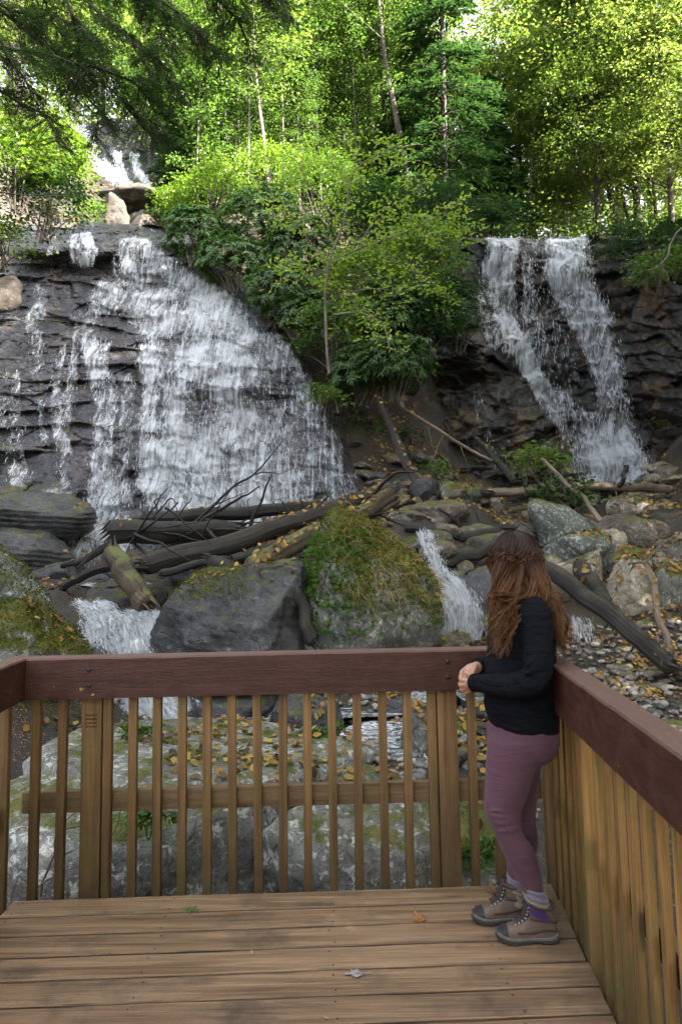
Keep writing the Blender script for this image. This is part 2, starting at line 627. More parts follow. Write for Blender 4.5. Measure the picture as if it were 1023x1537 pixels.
def top_board(p0, p1, out, z0, z1, th, name='top_rail'):
    """long board with a slightly worn, uneven top arris"""
    d = (p1 - p0)
    L = d.length
    d = d.normalized()
    n = int(L / .03)
    b = MB()
    prof = [(-th / 2, z0), (-th / 2, z1 - .008), (-th / 2 + .006, z1 - .001), (-th / 2 + .02, z1), (th / 2 - .006, z1), (th / 2, z1 - .007), (th / 2, z0)]
    V = []
    for i in range(n + 1):
        s = i / n * L
        w = .0022 * float(fbm(np.array([[s * 9., p0.x, 1.]]), 3, 5)[0])
        for j, (a, z) in enumerate(prof):
            q = Vector((s - L / 2, a, z - (z0 + z1) / 2 + (w if 1 <= j <= 3 else 0)))
            V.append(q[:])
    k = len(prof)
    i = np.arange(n)[:, None] * k + np.arange(k)[None]
    i2 = np.arange(n)[:, None] * k + (np.arange(k)[None] + 1) % k
    f = np.stack([i, i + k, i2 + k, i2], -1).reshape(-1, 4)
    b.add(V, [f, np.array([list(range(k)), [n * k + j for j in range(k)][::-1]])])
    o = bpy.data.objects.new(name, b.mesh(name, M['paint'], False))
    m = Matrix([list(d), list(out), (0, 0, 1)]).transposed().to_4x4()
    m.translation = (p0 + p1) / 2 + UP * (z0 + z1) / 2
    put(o, rail)
    o.matrix_parent_inverse = Matrix.Translation((0, -RZ, 0))
    o.matrix_basis = m
    smooth_by_angle(o, 40)
    return o


def bolt(parent, q, d):
    """domed carriage bolt on a board's inner face"""
    b = MB()
    V, f = [], []
    for i, (r, h) in enumerate(((.0115, 0), (.0115, .002), (.0095, .005), (.005, .0072), (.0, .008))):
        for j in range(10):
            a = j / 10 * 2 * PI
            V.append((math.cos(a) * r, math.sin(a) * r, h))
    for i in range(4):
        for j in range(10):
            f.append((i * 10 + j, i * 10 + (j + 1) % 10, i * 10 + 10 + (j + 1) % 10, i * 10 + 10 + j))
    b.add(V, np.array(f))
    o = bpy.data.objects.new('bolt', b.mesh('bolt', M['bolt'], True))
    put(o, parent)
    w = Matrix.Translation(Vector(q)) @ Vector(d).to_track_quat('Z', 'Y').to_matrix().to_4x4()
    o.matrix_parent_inverse = parent.matrix_basis.inverted()
    o.matrix_basis = w


TH = .088
ZT, ZB = 1.07, .885
# far rail (its inner face stands 45 mm inside the deck edge), left and right rails
off = DYF * (TH / 2 - .047)
far0, far1 = PA + DX * .045 + off, PB + DX * .0 + off
r_far = top_board(far0, far1, DYF, ZB, ZT, TH)
ro = Vector((DR.y, -DR.x, 0))
q0 = Vector((RX(3.27), 3.27, 0)) - ro * .020
q1 = Vector((RX(-.6), -.6, 0)) - ro * (.020 - .05)
dr2 = (q0 - q1).normalized()
r_right = top_board(q1, q0, Vector((dr2.y, -dr2.x, 0)), ZB, ZT + .002, TH + .006)
lo = Vector((-DL.y, DL.x, 0))
q0l = Vector((LX(3.27), 3.27, 0)) - lo * .0
q1l = Vector((LX(-.6), -.6, 0)) - lo * .0
r_left = top_board(q1l, q0l, lo, ZB + .001, ZT + .001, TH)


def far_at(px, off_=0.0):
    """point on the far deck edge line, moved out by off_, that stands at image column px (row 1190)"""
    lo_, hi_ = -.3, 3.
    for _ in range(40):
        u = (lo_ + hi_) / 2
        q = PA + DX * u + DYF * off_ + UP * .37
        if proj(np.array(q))[0] < px: lo_ = u
        else: hi_ = u
    return PA + DX * u + DYF * off_


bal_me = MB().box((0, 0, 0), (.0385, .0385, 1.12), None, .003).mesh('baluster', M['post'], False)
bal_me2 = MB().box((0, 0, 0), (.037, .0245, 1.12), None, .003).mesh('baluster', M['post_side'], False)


def baluster(q, d, n, me):
    o = bpy.data.objects.new('baluster', me)
    a = rad(random.uniform(-.35, .35))
    m = Matrix([list(d), list(n), (0, 0, 1)]).transposed().to_4x4() @ Matrix.Rotation(a, 4, 'Y') @ Matrix.Rotation(rad(random.uniform(-2, 2)), 4, 'Z')
    m.translation = Vector((q.x, q.y, .375 + random.uniform(-.008, .008)))
    put(o, rail)
    o.matrix_parent_inverse = Matrix.Translation((0, -RZ, 0))
    o.matrix_basis = m
    smooth_by_angle(o, 40)


for px in (52, 92, 161, 199, 236, 273.5, 311, 349, 387, 425, 462, 499.5, 537.5, 576, 613, 650, 710, 748, 786, 822):
    baluster(far_at(px, .024), DX, DYF, bal_me)
POST = []
for px in (140, 672):
    q = far_at(px, .0485)
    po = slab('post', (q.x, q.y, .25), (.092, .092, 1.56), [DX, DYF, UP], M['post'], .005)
    POST.append(po)
    for z in (.945, 1.015):
        f = q - DYF * (.0485 + .047) + UP * z
        bolt(r_far, f, -DYF)
# pencilled scribble on the left post
sb = MB()
q = far_at(140, .0485) - DYF * .0468
for r in range(4):
    zz = .80 - r * .017
    P = []
    for i in range(26):
        u = i / 25
        P.append(q + DX * (-.028 + .052 * u) + UP * (zz + .0055 * math.sin(i * 1.9 + r * 2.1) * (1 if (i * 7 + r) % 5 else .2)))
    sb.tube([x[:] for x in P], .0011, 4, False)
M['ink'] = m_simple('pencil_mark', (.03, .022, .015), .8)
sc = bpy.data.objects.new('scribble', sb.mesh('scribble', M['ink']))
put(sc, POST[0]); sc.matrix_parent_inverse = POST[0].matrix_basis.inverted()

c = (PA + PB) / 2 + DYF * .064
slab('mid_rail', (c.x, c.y, .402), ((PB - PA).length - .01, .038, .094), [DX, DYF, UP], M['midrail'], .004)
# right side
y = 3.22
k = 0
while y > -.5:
    q = Vector((RX(y), y, 0)) + ro * .0235
    if k in (4, 17):
        q2 = Vector((RX(y), y, 0)) + ro * .050
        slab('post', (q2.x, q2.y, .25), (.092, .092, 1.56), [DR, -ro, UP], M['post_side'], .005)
        y -= .07
    else:
        baluster(q, DR, -ro, bal_me2)
    y -= .1165
    k += 1
a, b = Vector((RX(3.2), 3.2, 0)) + ro * .064, Vector((RX(-.5), -.5, 0)) + ro * .064
slab('mid_rail', ((a.x + b.x) / 2, (a.y + b.y) / 2, .402), ((a - b).length, .038, .094), [DR, -ro, UP], M['midrail'], .004)
# left side
y = 3.16
k = 0
while y > -.5:
    q = Vector((LX(y), y, 0)) + lo * .0235
    if k == 3:
        q2 = Vector((LX(y), y, 0)) + lo * .05
        slab('post', (q2.x, q2.y, .25), (.092, .092, 1.56), [DL, lo, UP], M['post'], .005)
        for z in (.945, 1.015):
            bolt(r_left, Vector((LX(2.93), 2.93, z)) - lo * (TH / 2), -lo)
        y -= .05
    else:
        baluster(q, DL, lo, bal_me)
    y -= .1165
    k += 1
a, b = Vector((LX(3.2), 3.2, 0)) + lo * .064, Vector((LX(-.5), -.5, 0)) + lo * .064
slab('mid_rail', ((a.x + b.x) / 2, (a.y + b.y) / 2, .402), ((a - b).length, .038, .094), [DL, lo, UP], M['midrail'], .004)
# ================================================================== ground, cliffs, water
CTRL = []
for a in ((60, 1065, 6.6), (290, 1070, 6.8), (450, 1065, 7.0), (570, 1125, 5.6), (700, 1210, 4.5), (850, 1010, 8), (870, 985, 9),
          (950, 1060, 6.5), (1010, 1040, 6.5), (750, 950, 9.5), (640, 985, 9), (350, 990, 8.5), (200, 990, 8), (150, 880, 11.5),
          (100, 1000, 6.5), (-80, 900, 6), (300, 860, 10.5), (420, 830, 12), (550, 830, 11.5), (150, 850, 13.2), (400, 775, 15.7),
          (520, 750, 16.4), (560, 705, 17), (640, 745, 15.5), (700, 738, 18.6), (600, 610, 19.3), (500, 575, 18.6), (800, 765, 15),
          (900, 870, 12), (980, 770, 16), (890, 733, 21.4), (1000, 705, 20), (1020, 650, 21), (860, 900, 10.5), (980, 920, 10),
          (480, 490, 20), (600, 490, 20.5), (680, 420, 24), (480, 410, 22.5), (480, 320, 27), (480, 230, 33), (400, 500, 20.5),
          (205, 385, 23), (0, 420, 21), (100, 620, 18.4), (300, 620, 18.6), (0, 720, 16.5), (-100, 620, 16), (150, 300, 26.5), (120, 215, 30.5),
          (240, 310, 26.5), (-80, 350, 19.5), (-10, 300, 23), (820, 375, 25.2), (820, 600, 24), (950, 500, 24), (740, 560, 23.6), (900, 375, 25.2),
          (690, 640, 21.6), (60, 886, 10.2), (20, 872, 11.2), (-70, 885, 10), (-20, 800, 14.6),  (250, 892, 10.2), (140, 908, 9.5), (200, 912, 9.4), (560, 1000, 8.6), (820, 930, 9.8),  (660, 760, 13.5), (700, 850, 11), (620, 1030, 7.6), (1040, 560, 20), (1100, 520, 17.5)):
    CTRL.append(at(*a))
CTRL += [np.array(q, float) for q in (
    (-2, 0, -1.3), (2, 0, -1.2), (0, 3, -1.0), (-2, 3, -.8), (2.4, 3, -.9), (0, -10, -1), (12, -10, 2), (-12, -10, 2), (0, -60, 2), (60, -60, 20), (-60, -60, 20),
    (7, 30, 13.3), (7, 42, 16.5), (15, 30, 15), (-12, 36, 24), (-4, 37, 20), (0, 50, 25), (10, 62, 23), (30, 40, 22), (-30, 40, 30), (40, 12, 16), (-40, 12, 18),
    (22, 22, 14), (12, 15, 8), (13, 11, 6), (9.5, 8, 2.6), (12, 4, 3), (8, 3, .6), (5, 5, -.3), (-6, 4, 1.2), (-9, 7, 3), (-12, 11, 6),
    (80, 80, 34), (-80, 80, 44), (0, 120, 42), (150, 150, 48), (-150, 150, 55), (0, 220, 55), (200, 0, 40), (-200, 0, 40))]
CTRL = np.array(CTRL)
_d = np.linalg.norm(CTRL[:, None, :2] - CTRL[None, :, :2], axis=-1)
_A = np.zeros((len(CTRL) + 3,) * 2)
_n = len(CTRL)
_A[:_n, :_n] = _d + np.eye(_n) * -.05
_A[:_n, _n] = 1; _A[:_n, _n + 1:] = CTRL[:, :2]
_A[_n, :_n] = 1; _A[_n + 1:, :_n] = CTRL[:, :2].T
_W = np.linalg.solve(_A, np.concatenate([CTRL[:, 2], [0, 0, 0]]))


def ground(x, y, rough=True):
    x, y = np.asarray(x, float), np.asarray(y, float)
    P = np.stack([x.ravel(), y.ravel()], -1)
    z = np.zeros(len(P))
    for i in range(0, len(P), 20000):
        q = P[i:i + 20000]
        d = np.linalg.norm(q[:, None] - CTRL[None, :, :2], axis=-1)
        z[i:i + 20000] = d @ _W[:_n] + _W[_n] + q @ _W[_n + 1:]
    if rough:
        Q = np.concatenate([P, np.zeros((len(P), 1))], 1)
        near = np.clip((P[:, 1] - 3) / 3, 0, 1) if True else 1
        z = z + near * (.16 * fbm(Q * .8, 4, 3) + .05 * fbm(Q * 4.1, 3, 8))
        z = np.where((np.abs(P[:, 0]) < 2.2) & (P[:, 1] < 3.6), np.minimum(z, -.55), z)
    return z.reshape(x.shape)


def grow(a, b, n):
    return a + (b - a) * (np.linspace(0, 1, n) ** 2.2)


gx = np.concatenate([-grow(14, 240, 26)[::-1], np.arange(-13.87, 13.9, .13), grow(14, 240, 26)])
gy = np.concatenate([-grow(4, 120, 14)[::-1], np.arange(-3.5, 3, .5), np.arange(3.1, 29, .13), grow(29.2, 260, 30)])
XX, YY = np.meshgrid(gx, gy)
ZZ = ground(XX, YY)
V = np.stack([XX, YY, ZZ], -1).reshape(-1, 3)
nx = len(gx)
i = np.arange(len(gy) - 1)[:, None] * nx + np.arange(nx - 1)[None]
Fq = np.stack([i, i + 1, i + nx + 1, i + nx], -1).reshape(-1, 4)


def m_ground():
    t = NT('forest_floor')
    g = t.geo('Position')
    n = t.noise(g, .9, 6, .65)
    m = t.noise(g, 7, 5, .7)
    c = t.mix(t.mr(n, .35, .65), (.007, .0055, .004), (.028, .019, .012))
    c = t.mix(t.mr(m, .35, .7), t.mix(1., c, (.5, .5, .5), 'MULTIPLY'), c)
    # fallen leaves, each cell its own colour
    lv = t.n('TexVoronoi', {'Vector': t.n('VectorMath', {0: g, 1: t.n('TexNoise', {'Vector': g, 'Scale': 9.}).outputs['Color']}, operation='ADD').outputs[0], 'Scale': 15.})
    lc = t.ramp(t.sep(lv.outputs['Color'])[0], [(0, (.05, .03, .018)), (.35, (.12, .06, .02)), (.6, (.24, .12, .03)), (.8, (.34, .20, .04)), (1, (.16, .10, .06))])
    lm = t.math('MULTIPLY', t.mr(lv.outputs['Distance'], .30, .38, 1, 0), t.mr(t.noise(g, 1.7, 4, .6), .42, .6))
    c = t.mix(lm, c, lc)
    mo = t.math('MULTIPLY', t.mr(t.noise(g, 1.1, 5, .65), .56, .68), t.mr(t.sep(t.geo('Normal'))[2], .3, .7))
    c = t.mix(t.math('MULTIPLY', mo, .55), c, (.06, .075, .018))
    h = t.math('ADD', t.math('MULTIPLY', m, 1.0), t.math('MULTIPLY', lm, .3))
    return t.done(t.bsdf(c, t.mr(n, .3, .7, .45, .9), t.bump(h, .8, .04), .5))


M['ground'] = m_ground()
obj('ground', mesh('ground', V, Fq, M['ground']), kind='structure')

M['cliff'] = m_rock('wet_cliff', (.012, .0125, .0155), (.058, .058, .068), wet=.95, strata=.45, scale=.9, moss=.04, ochre=.08)
M['cliff_brown'] = m_rock('wet_cliff_ochre', (.008, .0075, .008), (.034, .030, .027), wet=.8, strata=.35, scale=.9, moss=.10, ochre=.35)


def rows_fn(rows):
    r = np.array(rows, float)
    return lambda v: [np.interp(v, r[:, 0], r[:, k]) for k in range(1, r.shape[1])]


def cliff(name, rows, nu, nv, disp, mat, attrs=None):
    r = np.array(rows, float)
    py = np.linspace(r[0, 0], r[-1, 0], nv)[:, None] * np.ones(nu)[None]
    xl, xr, yl, yr = [q[:, None] for q in rows_fn(rows)(py[:, 0])]
    u = np.linspace(0, 1, nu)[None]
    px = xl + (xr - xl) * u
    vv = np.linspace(0, 1, nv)[:, None]
    py = py + (1 - vv) ** 14 * (7 * fbm(np.stack([px / 45., px * 0 + nu, px * 0], -1), 3, nu) + 2)
    Y = yl + (yr - yl) * u
    P0 = at(px, py, Y)
    D = disp(px, py, P0) - 3.0 * (sst(.95, 1, u) + sst(.95, 1, 1 - u))
    P = at(px, py, Y - D)
    i = np.arange(nv - 1)[:, None] * nu + np.arange(nu - 1)[None]
    f = np.stack([i, i + nu, i + nu + 1, i + 1], -1).reshape(-1, 4)
    o = obj(name, mesh(name, P.reshape(-1, 3), f, mat), kind='structure')
    return dict(px=px, py=py, Y=Y - D, P=P, o=o)


def ledges(P, thick, tilt=(.10, .05), seed=1, amp=.25, wob=.35):
    s = P[..., 2] + tilt[0] * P[..., 0] + tilt[1] * P[..., 1] + wob * fbm(P * np.array([.35, .35, .5]), 3, seed)
    k = np.floor(s / thick)
    w = s / thick - k
    a = vn(np.stack([k * 3.7, P[..., 0] * .33, k * 0 + seed], -1), seed) * .5 + .6
    prof = (1 - w) ** .8 * sst(0, .2, w)
    return amp * a * prof * (.25 + .85 * sst(-.25, .45, fbm(P * .45 + 5, 2, seed + 2)))


def bumpmask(px, py, cx, cy, rx, ry, soft=.5):
    d = np.sqrt(((px - cx) / rx) ** 2 + ((py - cy) / ry) ** 2)
    return 1 - sst(1 - soft, 1 + soft, d)


LEFT = [(338, -140, 300, 22.2, 22.8), (362, -140, 310, 21.0, 21.9), (420, -140, 372, 19.8, 20.4), (500, -140, 450, 18.2, 18.9), (600, -140, 500, 16.7, 17.4), (700, -140, 545, 15.2, 16.4),
        (780, -140, 600, 14.2, 15.6), (880, -140, 620, 13.0, 14.6)]


def disp_left(px, py, P):
    d = ledges(P, .72, seed=3, amp=.36, wob=.5) + ledges(P, .27, (.16, .0), 9, .05, .25)
    c, g, fa = cells(P * np.array([.75, .75, 1.7]) + .25 * fbm(P * .8, 2, 3)[..., None], 7)
    c2, g2, fb = cells(P * np.array([2.0, 2.0, 4.2]), 8)
    d = d + .30 * fa + .10 * fb + .20 * c + .05 * c2 - .05 * (1 - sst(0, .08, g)) - .02 * (1 - sst(0, .1, g2))
    d = d + .28 * fbm(P * .55, 4, 21) + .05 * fbm(P * 2.7, 3, 31) + .018 * fbm(P * 9, 2, 5)
    d = d + 1.1 * (1 - sst(150, 235, px)) * (1 - sst(372, 402, py)) * sst(-10, 40, px)       # dripping shelf at the top
    d = d + .95 * (1 - sst(95, 165, px + 30 * np.sin(py * .06))) * sst(722, 745, py)         # dark blocks at the foot
    d = d + .35 * bumpmask(px, py, 400, 545, 60, 60)
    d = d + 1.3 * sst(425, 480, px - (py - 560) * .35) * sst(470, 560, py)                      # bank on the right
    return d


CL = cliff('cliff', LEFT, 330, 400, disp_left, M['cliff'])

RIGHT = [(352, 640, 1100, 24.2, 23.6), (357, 640, 1100, 23.2, 22.6), (440, 640, 1100, 22.6, 22.2), (560, 610, 1100, 22.2, 21.8), (660, 575, 1100, 21.6, 21.4), (760, 560, 1100, 20.6, 20.6)]


def disp_right(px, py, P):
    d = ledges(P, .85, seed=13, amp=.30, wob=.6) + ledges(P, .33, (-.2, 0), 19, .12, .3)
    c, g, fa = cells(P * np.array([.8, .8, 1.1]) + .3 * fbm(P * .8, 2, 4)[..., None], 17)
    c2, g2, fb = cells(P * np.array([2.1, 2.1, 3.0]), 18)
    d = d + 1.0 * fa + .32 * fb + .30 * c + .06 * c2
    d = d + .35 * fbm(P * .6, 4, 41) + .08 * fbm(P * 2.4, 3, 43) + .02 * fbm(P * 8, 2, 45)
    # bulging apron left of the lower run
    xr = np.interp(py, [420, 480, 560, 640, 725], [715, 735, 770, 835, 890])
    d = d + 1.5 * (1 - sst(xr - 45, xr + 30, px)) * sst(440, 560, py) * (.75 + .25 * sst(560, 720, py))
    d = d + .5 * (1 - sst(700, 740, px)) * (1 - sst(440, 560, py)) * sst(357, 380, py)
    # brown gully wall that turns toward the viewer on the right
    d = d + 2.6 * sst(905, 1060, px) ** 1.2 * (1 - .25 * sst(600, 720, py)) + .9 * sst(905, 935, px + .12 * (py - 500)) * sst(380, 430, py)
    d = d + .5 * bumpmask(px, py, 800, 400, 26, 40) + .35 * bumpmask(px, py, 735, 520, 40, 40)
    return d


CR = cliff('cliff', RIGHT, 260, 300, disp_right, M['cliff_brown'])

UPPER = [(180, 60, 300, 31, 31.5), (240, 60, 300, 28.8, 29.5), (290, 60, 300, 27, 27.8), (350, 60, 300, 24.6, 25)]
CU = cliff('cliff', UPPER, 110, 90, lambda px, py, P: ledges(P, .8, seed=5, amp=.5) + .5 * fbm(P * .6, 4, 51) + .1 * fbm(P * 2.5, 3, 2), M['cliff'])


# ------------------------------------------------------------------ falling water
def m_water():
    t = NT('white_water')
    u = t.co('UV')
    d = t.attr('dens')
    a = t.noise(t.mp(u, (8, .8, 1)), 1., 5, .65, .35)
    b = t.noise(t.mp(u, (18, 2.6, 1)), 1., 4, .7, .2)
    c = t.noise(t.mp(u, (3.4, 2.2, 1)), 1., 3, .6)
    n = t.math('ADD', t.math('ADD', t.math('MULTIPLY', a, .45), t.math('MULTIPLY', b, .30)), t.math('MULTIPLY', c, .25))
    n = t.mr(n, .37, .63)
    th = t.math('SUBTRACT', 1.0, d)
    al = t.mr(t.math('SUBTRACT', n, th), -.24, .34, 0, .96)
    veil = t.math('MULTIPLY', t.mr(d, .28, .70, 0, .70), t.mr(c, .32, .6, .3, 1))
    al = t.math('MAXIMUM', al, veil)
    al = t.math('MULTIPLY', al, t.mr(d, 0, .15))
    h = t.math('ADD', a, b)
    p = t.bsdf((.72, .75, .79), .4, t.bump(h, 1.0, .12), .4)
    tl = t.n('BsdfTranslucent', {'Color': (.58, .62, .66, 1)}).outputs[0]
    w = t.n('MixShader', {0: .25, 1: p, 2: tl}).outputs[0]
    tr = t.n('BsdfTransparent').outputs[0]
    return t.done(t.n('MixShader', {0: al, 1: tr, 2: w}).outputs[0])


M['water'] = m_water()


def maxblur(A, kv, ku=1, it=2):
    """lift hollows so that water bridges the ledges (smaller Y = nearer)"""
    B = A.copy()
    for _ in range(kv):
        B[1:] = np.minimum(B[1:], B[:-1] + .012)
    for _ in range(it):
        B[1:-1] = (B[:-2] + B[1:-1] * 2 + B[2:]) / 4
        B[:, 1:-1] = (B[:, :-2] + B[:, 1:-1] * 2 + B[:, 2:]) / 4
    return np.minimum(B, A)


def stream_dens(px, py, streams):
    d = np.zeros(np.broadcast(px, py).shape)
    for st, strength in streams:
        s = np.array(st, float)
        inside = sst(s[0, 0] - 6, s[0, 0] + 2, py) * (1 - sst(s[-1, 0] - 2, s[-1, 0] + 8, py))
        c, h = np.interp(py, s[:, 0], s[:, 1]), np.interp(py, s[:, 0], s[:, 2])
        q = np.abs(px - c) / h
        d = np.maximum(d, strength * (1 - sst(.55, 1.12, q)) * inside)
    return d


def falls(name, label, C, box, streams, holes, n_streak, seed, lift=.07, len_=(.05, .20), wid=(.004, .012), fan=0.0, cat='waterfall', fuzz=.28):
    r0, r1, c0, c1 = box
    px, py = C['px'], C['py']
    rows = (py[:, 0] >= r0) & (py[:, 0] <= r1)
    cols = (px[rows].max(0) >= c0) & (px[rows].min(0) <= c1)
    px, py = px[rows][:, cols], py[rows][:, cols]
    Y = maxblur(C['Y'][rows][:, cols], 30)
    P = at(px, py, Y)
    wob = 9 * fbm(np.stack([P[..., 0] * .9, P[..., 2] * .9, P[..., 0] * 0], -1), 3, seed)
    d = stream_dens(px + wob, py, streams)
    q = np.stack([P[..., 0] * 1.3, P[..., 1] * 0, P[..., 2] * .75], -1)
    d = d * (1 + fuzz * 1.2 * fbm(q, 4, seed + 3))
    ph = (P[..., 2] + .10 * P[..., 0] + .05 * P[..., 1] + .5 * fbm(P * np.array([.35, .35, .5]), 3, 3)) / .72
    d = d * (1 + .07 * np.cos(2 * PI * (ph + .75)))
    for hx, hy, rx, ry, s in holes:
        d = d * (1 - s * bumpmask(px + wob, py + wob, hx, hy, rx, ry, .6))
    d = np.clip(d, 0, .97)
    rg = np.random.default_rng(seed)
    Yw = Y - lift - .16 * np.abs(fbm(P * np.array([3.2, 1, 1.1]), 3, seed + 9)) - .10 * d
    P = at(px, py, Yw)
    nv, nu = px.shape
    # uv: metres across, metres down the flow
    U = P[..., 0]
    Vv = np.concatenate([np.zeros((1, nu)), np.cumsum(np.linalg.norm(np.diff(P, axis=0), axis=-1), 0)])
    i = np.arange(nv - 1)[:, None] * nu + np.arange(nu - 1)[None]
    f = np.stack([i, i + nu, i + nu + 1, i + 1], -1).reshape(-1, 4)
    dd = d.reshape(-1)
    f = f[dd[f].max(1) > .03]
    # streaks and drops thrown off the sheet, as slim leaf-shaped slivers
    w = np.clip(d, 0, 1).reshape(-1) ** 1.3
    w = w * (1 + 1.6 * (np.abs(np.gradient(d, axis=1)).reshape(-1) * 8).clip(0, 1))
    idx = rg.choice(len(w), n_streak, p=w / w.sum())
    c = P.reshape(-1, 3)[idx] + rg.normal(0, 1, (n_streak, 3)) * (.05, .05, .06)
    c[:, 1] -= np.abs(rg.normal(0, .10, n_streak))
    L = rg.uniform(*len_, n_streak) * rg.uniform(.35, 1, n_streak)
    W = rg.uniform(*wid, n_streak)
    dr = np.stack([rg.normal(0, .13, n_streak), rg.normal(-.25, .15, n_streak), -np.ones(n_streak)], -1)
    if fan:
        dr[:, 0] += fan * (px.reshape(-1)[idx] - (c0 + c1) / 2) / (c1 - c0) * 2
    dr = unit(dr)
    sd = unit(np.cross(dr, np.stack([rg.normal(0, .5, n_streak), -np.ones(n_streak), rg.normal(0, .2, n_streak)], -1)))
    q = np.stack([c - dr * L[:, None] / 2, c + sd * W[:, None] / 2, c + dr * L[:, None] / 2, c - sd * W[:, None] / 2], 1).reshape(-1, 3)
    n0 = nv * nu
    f2 = (np.arange(n_streak)[:, None] * 4 + np.arange(4)[None]) + n0
    Vt = np.concatenate([P.reshape(-1, 3), q])
    uv = np.concatenate([np.stack([U, Vv], -1).reshape(-1, 2), np.zeros((len(q), 2))])
    at_ = np.concatenate([dd, np.full(len(q), 1.6)])
    return obj(name, mesh(name, Vt, [f, f2], M['water'], True, uv, {'dens': at_}), label=label, cat=cat)


S_main = [(358, 207, 26), (400, 228, 62), (440, 264, 108), (480, 288, 112), (540, 308, 108), (600, 324, 114), (660, 342, 126), (720, 356, 140), (800, 352, 165)]
S_left = [(425, 170, 34), (500, 142, 30), (560, 150, 22), (620, 157, 18), (680, 155, 20), (740, 158, 30), (800, 165, 50), (870, 130, 70)]
L_str = [(S_main, .60), (S_left, .52), ([(470, 330, 70), (600, 335, 60), (780, 330, 80)], .68), ([(520, 225, 16), (620, 222, 16), (760, 250, 40)], .74),
         ([(500, 400, 24), (560, 425, 30), (640, 455, 40), (760, 500, 60)], .36), ([(560, 470, 40), (760, 510, 40)], .22)]
for x0, ya, yb, w_, s_ in ((112, 350, 395, 10, .5), (132, 350, 398, 12, .55), (70, 355, 380, 8, .3), (20, 560, 730, 9, .36), (48, 470, 560, 8, .33), (85, 520, 680, 9, .36), (30, 640, 720, 7, .36),
                           (75, 735, 850, 22, .42), (100, 740, 850, 20, .46), (60, 430, 480, 12, .3), (110, 470, 640, 10, .3), (95, 590, 740, 8, .3), (5, 560, 640, 6, .3), (185, 560, 760, 14, .4), (60, 600, 660, 6, .3)):
    L_str.append(([(ya, x0, w_), ((ya + yb) / 2, x0 + random.uniform(-5, 6), w_), (yb, x0 + random.uniform(-8, 14), w_ * 1.3)], s_))
L_hole = [(165, 492, 30, 24, .75), (300, 605, 26, 42, .6), (300, 505, 60, 22, .4), (385, 470, 30, 22, .45), (245, 425, 30, 14, .45), (310, 395, 30, 12, .3), (195, 530, 18, 30, .6), (390, 590, 24, 26, .35), (260, 460, 22, 16, .35), (350, 700, 26, 40, .25)]
falls('waterfall', 'wide white waterfall fanning down the layered dark rock face on the left', CL, (352, 872, -60, 600), L_str, L_hole, 7000, 5, fan=.12)
R_str = [([(354, 752, 28), (400, 745, 25), (440, 748, 24), (480, 757, 21), (520, 775, 23), (560, 800, 24), (600, 835, 27), (640, 865, 33), (680, 888, 40), (730, 912, 48)], .66),
         ([(357, 790, 10), (420, 795, 18), (500, 800, 20), (545, 806, 20)], .38),
         ([(354, 842, 38), (400, 853, 40), (440, 868, 40), (480, 885, 37), (520, 897, 32), (560, 905, 30), (600, 915, 28), (640, 926, 31), (680, 938, 34), (730, 946, 40)], .66),
         ([(420, 728, 18), (480, 730, 14), (520, 745, 12)], .35), ([(380, 825, 12), (480, 835, 16), (620, 850, 20)], .20), ([(580, 720, 10), (700, 745, 10)], .16), ([(620, 880, 26), (730, 930, 50)], .7)]
falls('waterfall', 'tall narrow waterfall in two runs over the dark cliff on the right', CR, (352, 734, 700, 990), R_str, [(795, 400, 18, 40, .4), (860, 640, 14, 40, .35)], 6000, 6, len_=(.08, .30), wid=(.005, .014))
U_str = [([(188, 112, 16), (235, 130, 27), (262, 162, 30), (285, 192, 18)], .9), ([(226, 178, 7), (276, 194, 9)], .6), ([(232, 212, 8), (270, 220, 9), (304, 236, 11)], .62), ([(308, 198, 9), (338, 218, 14)], .7)]
falls('waterfall', 'distant thin upper cascade slanting behind the hemlock branches', CU, (182, 345, 80, 280), U_str, [], 2500, 7, len_=(.1, .3), wid=(.006, .016))


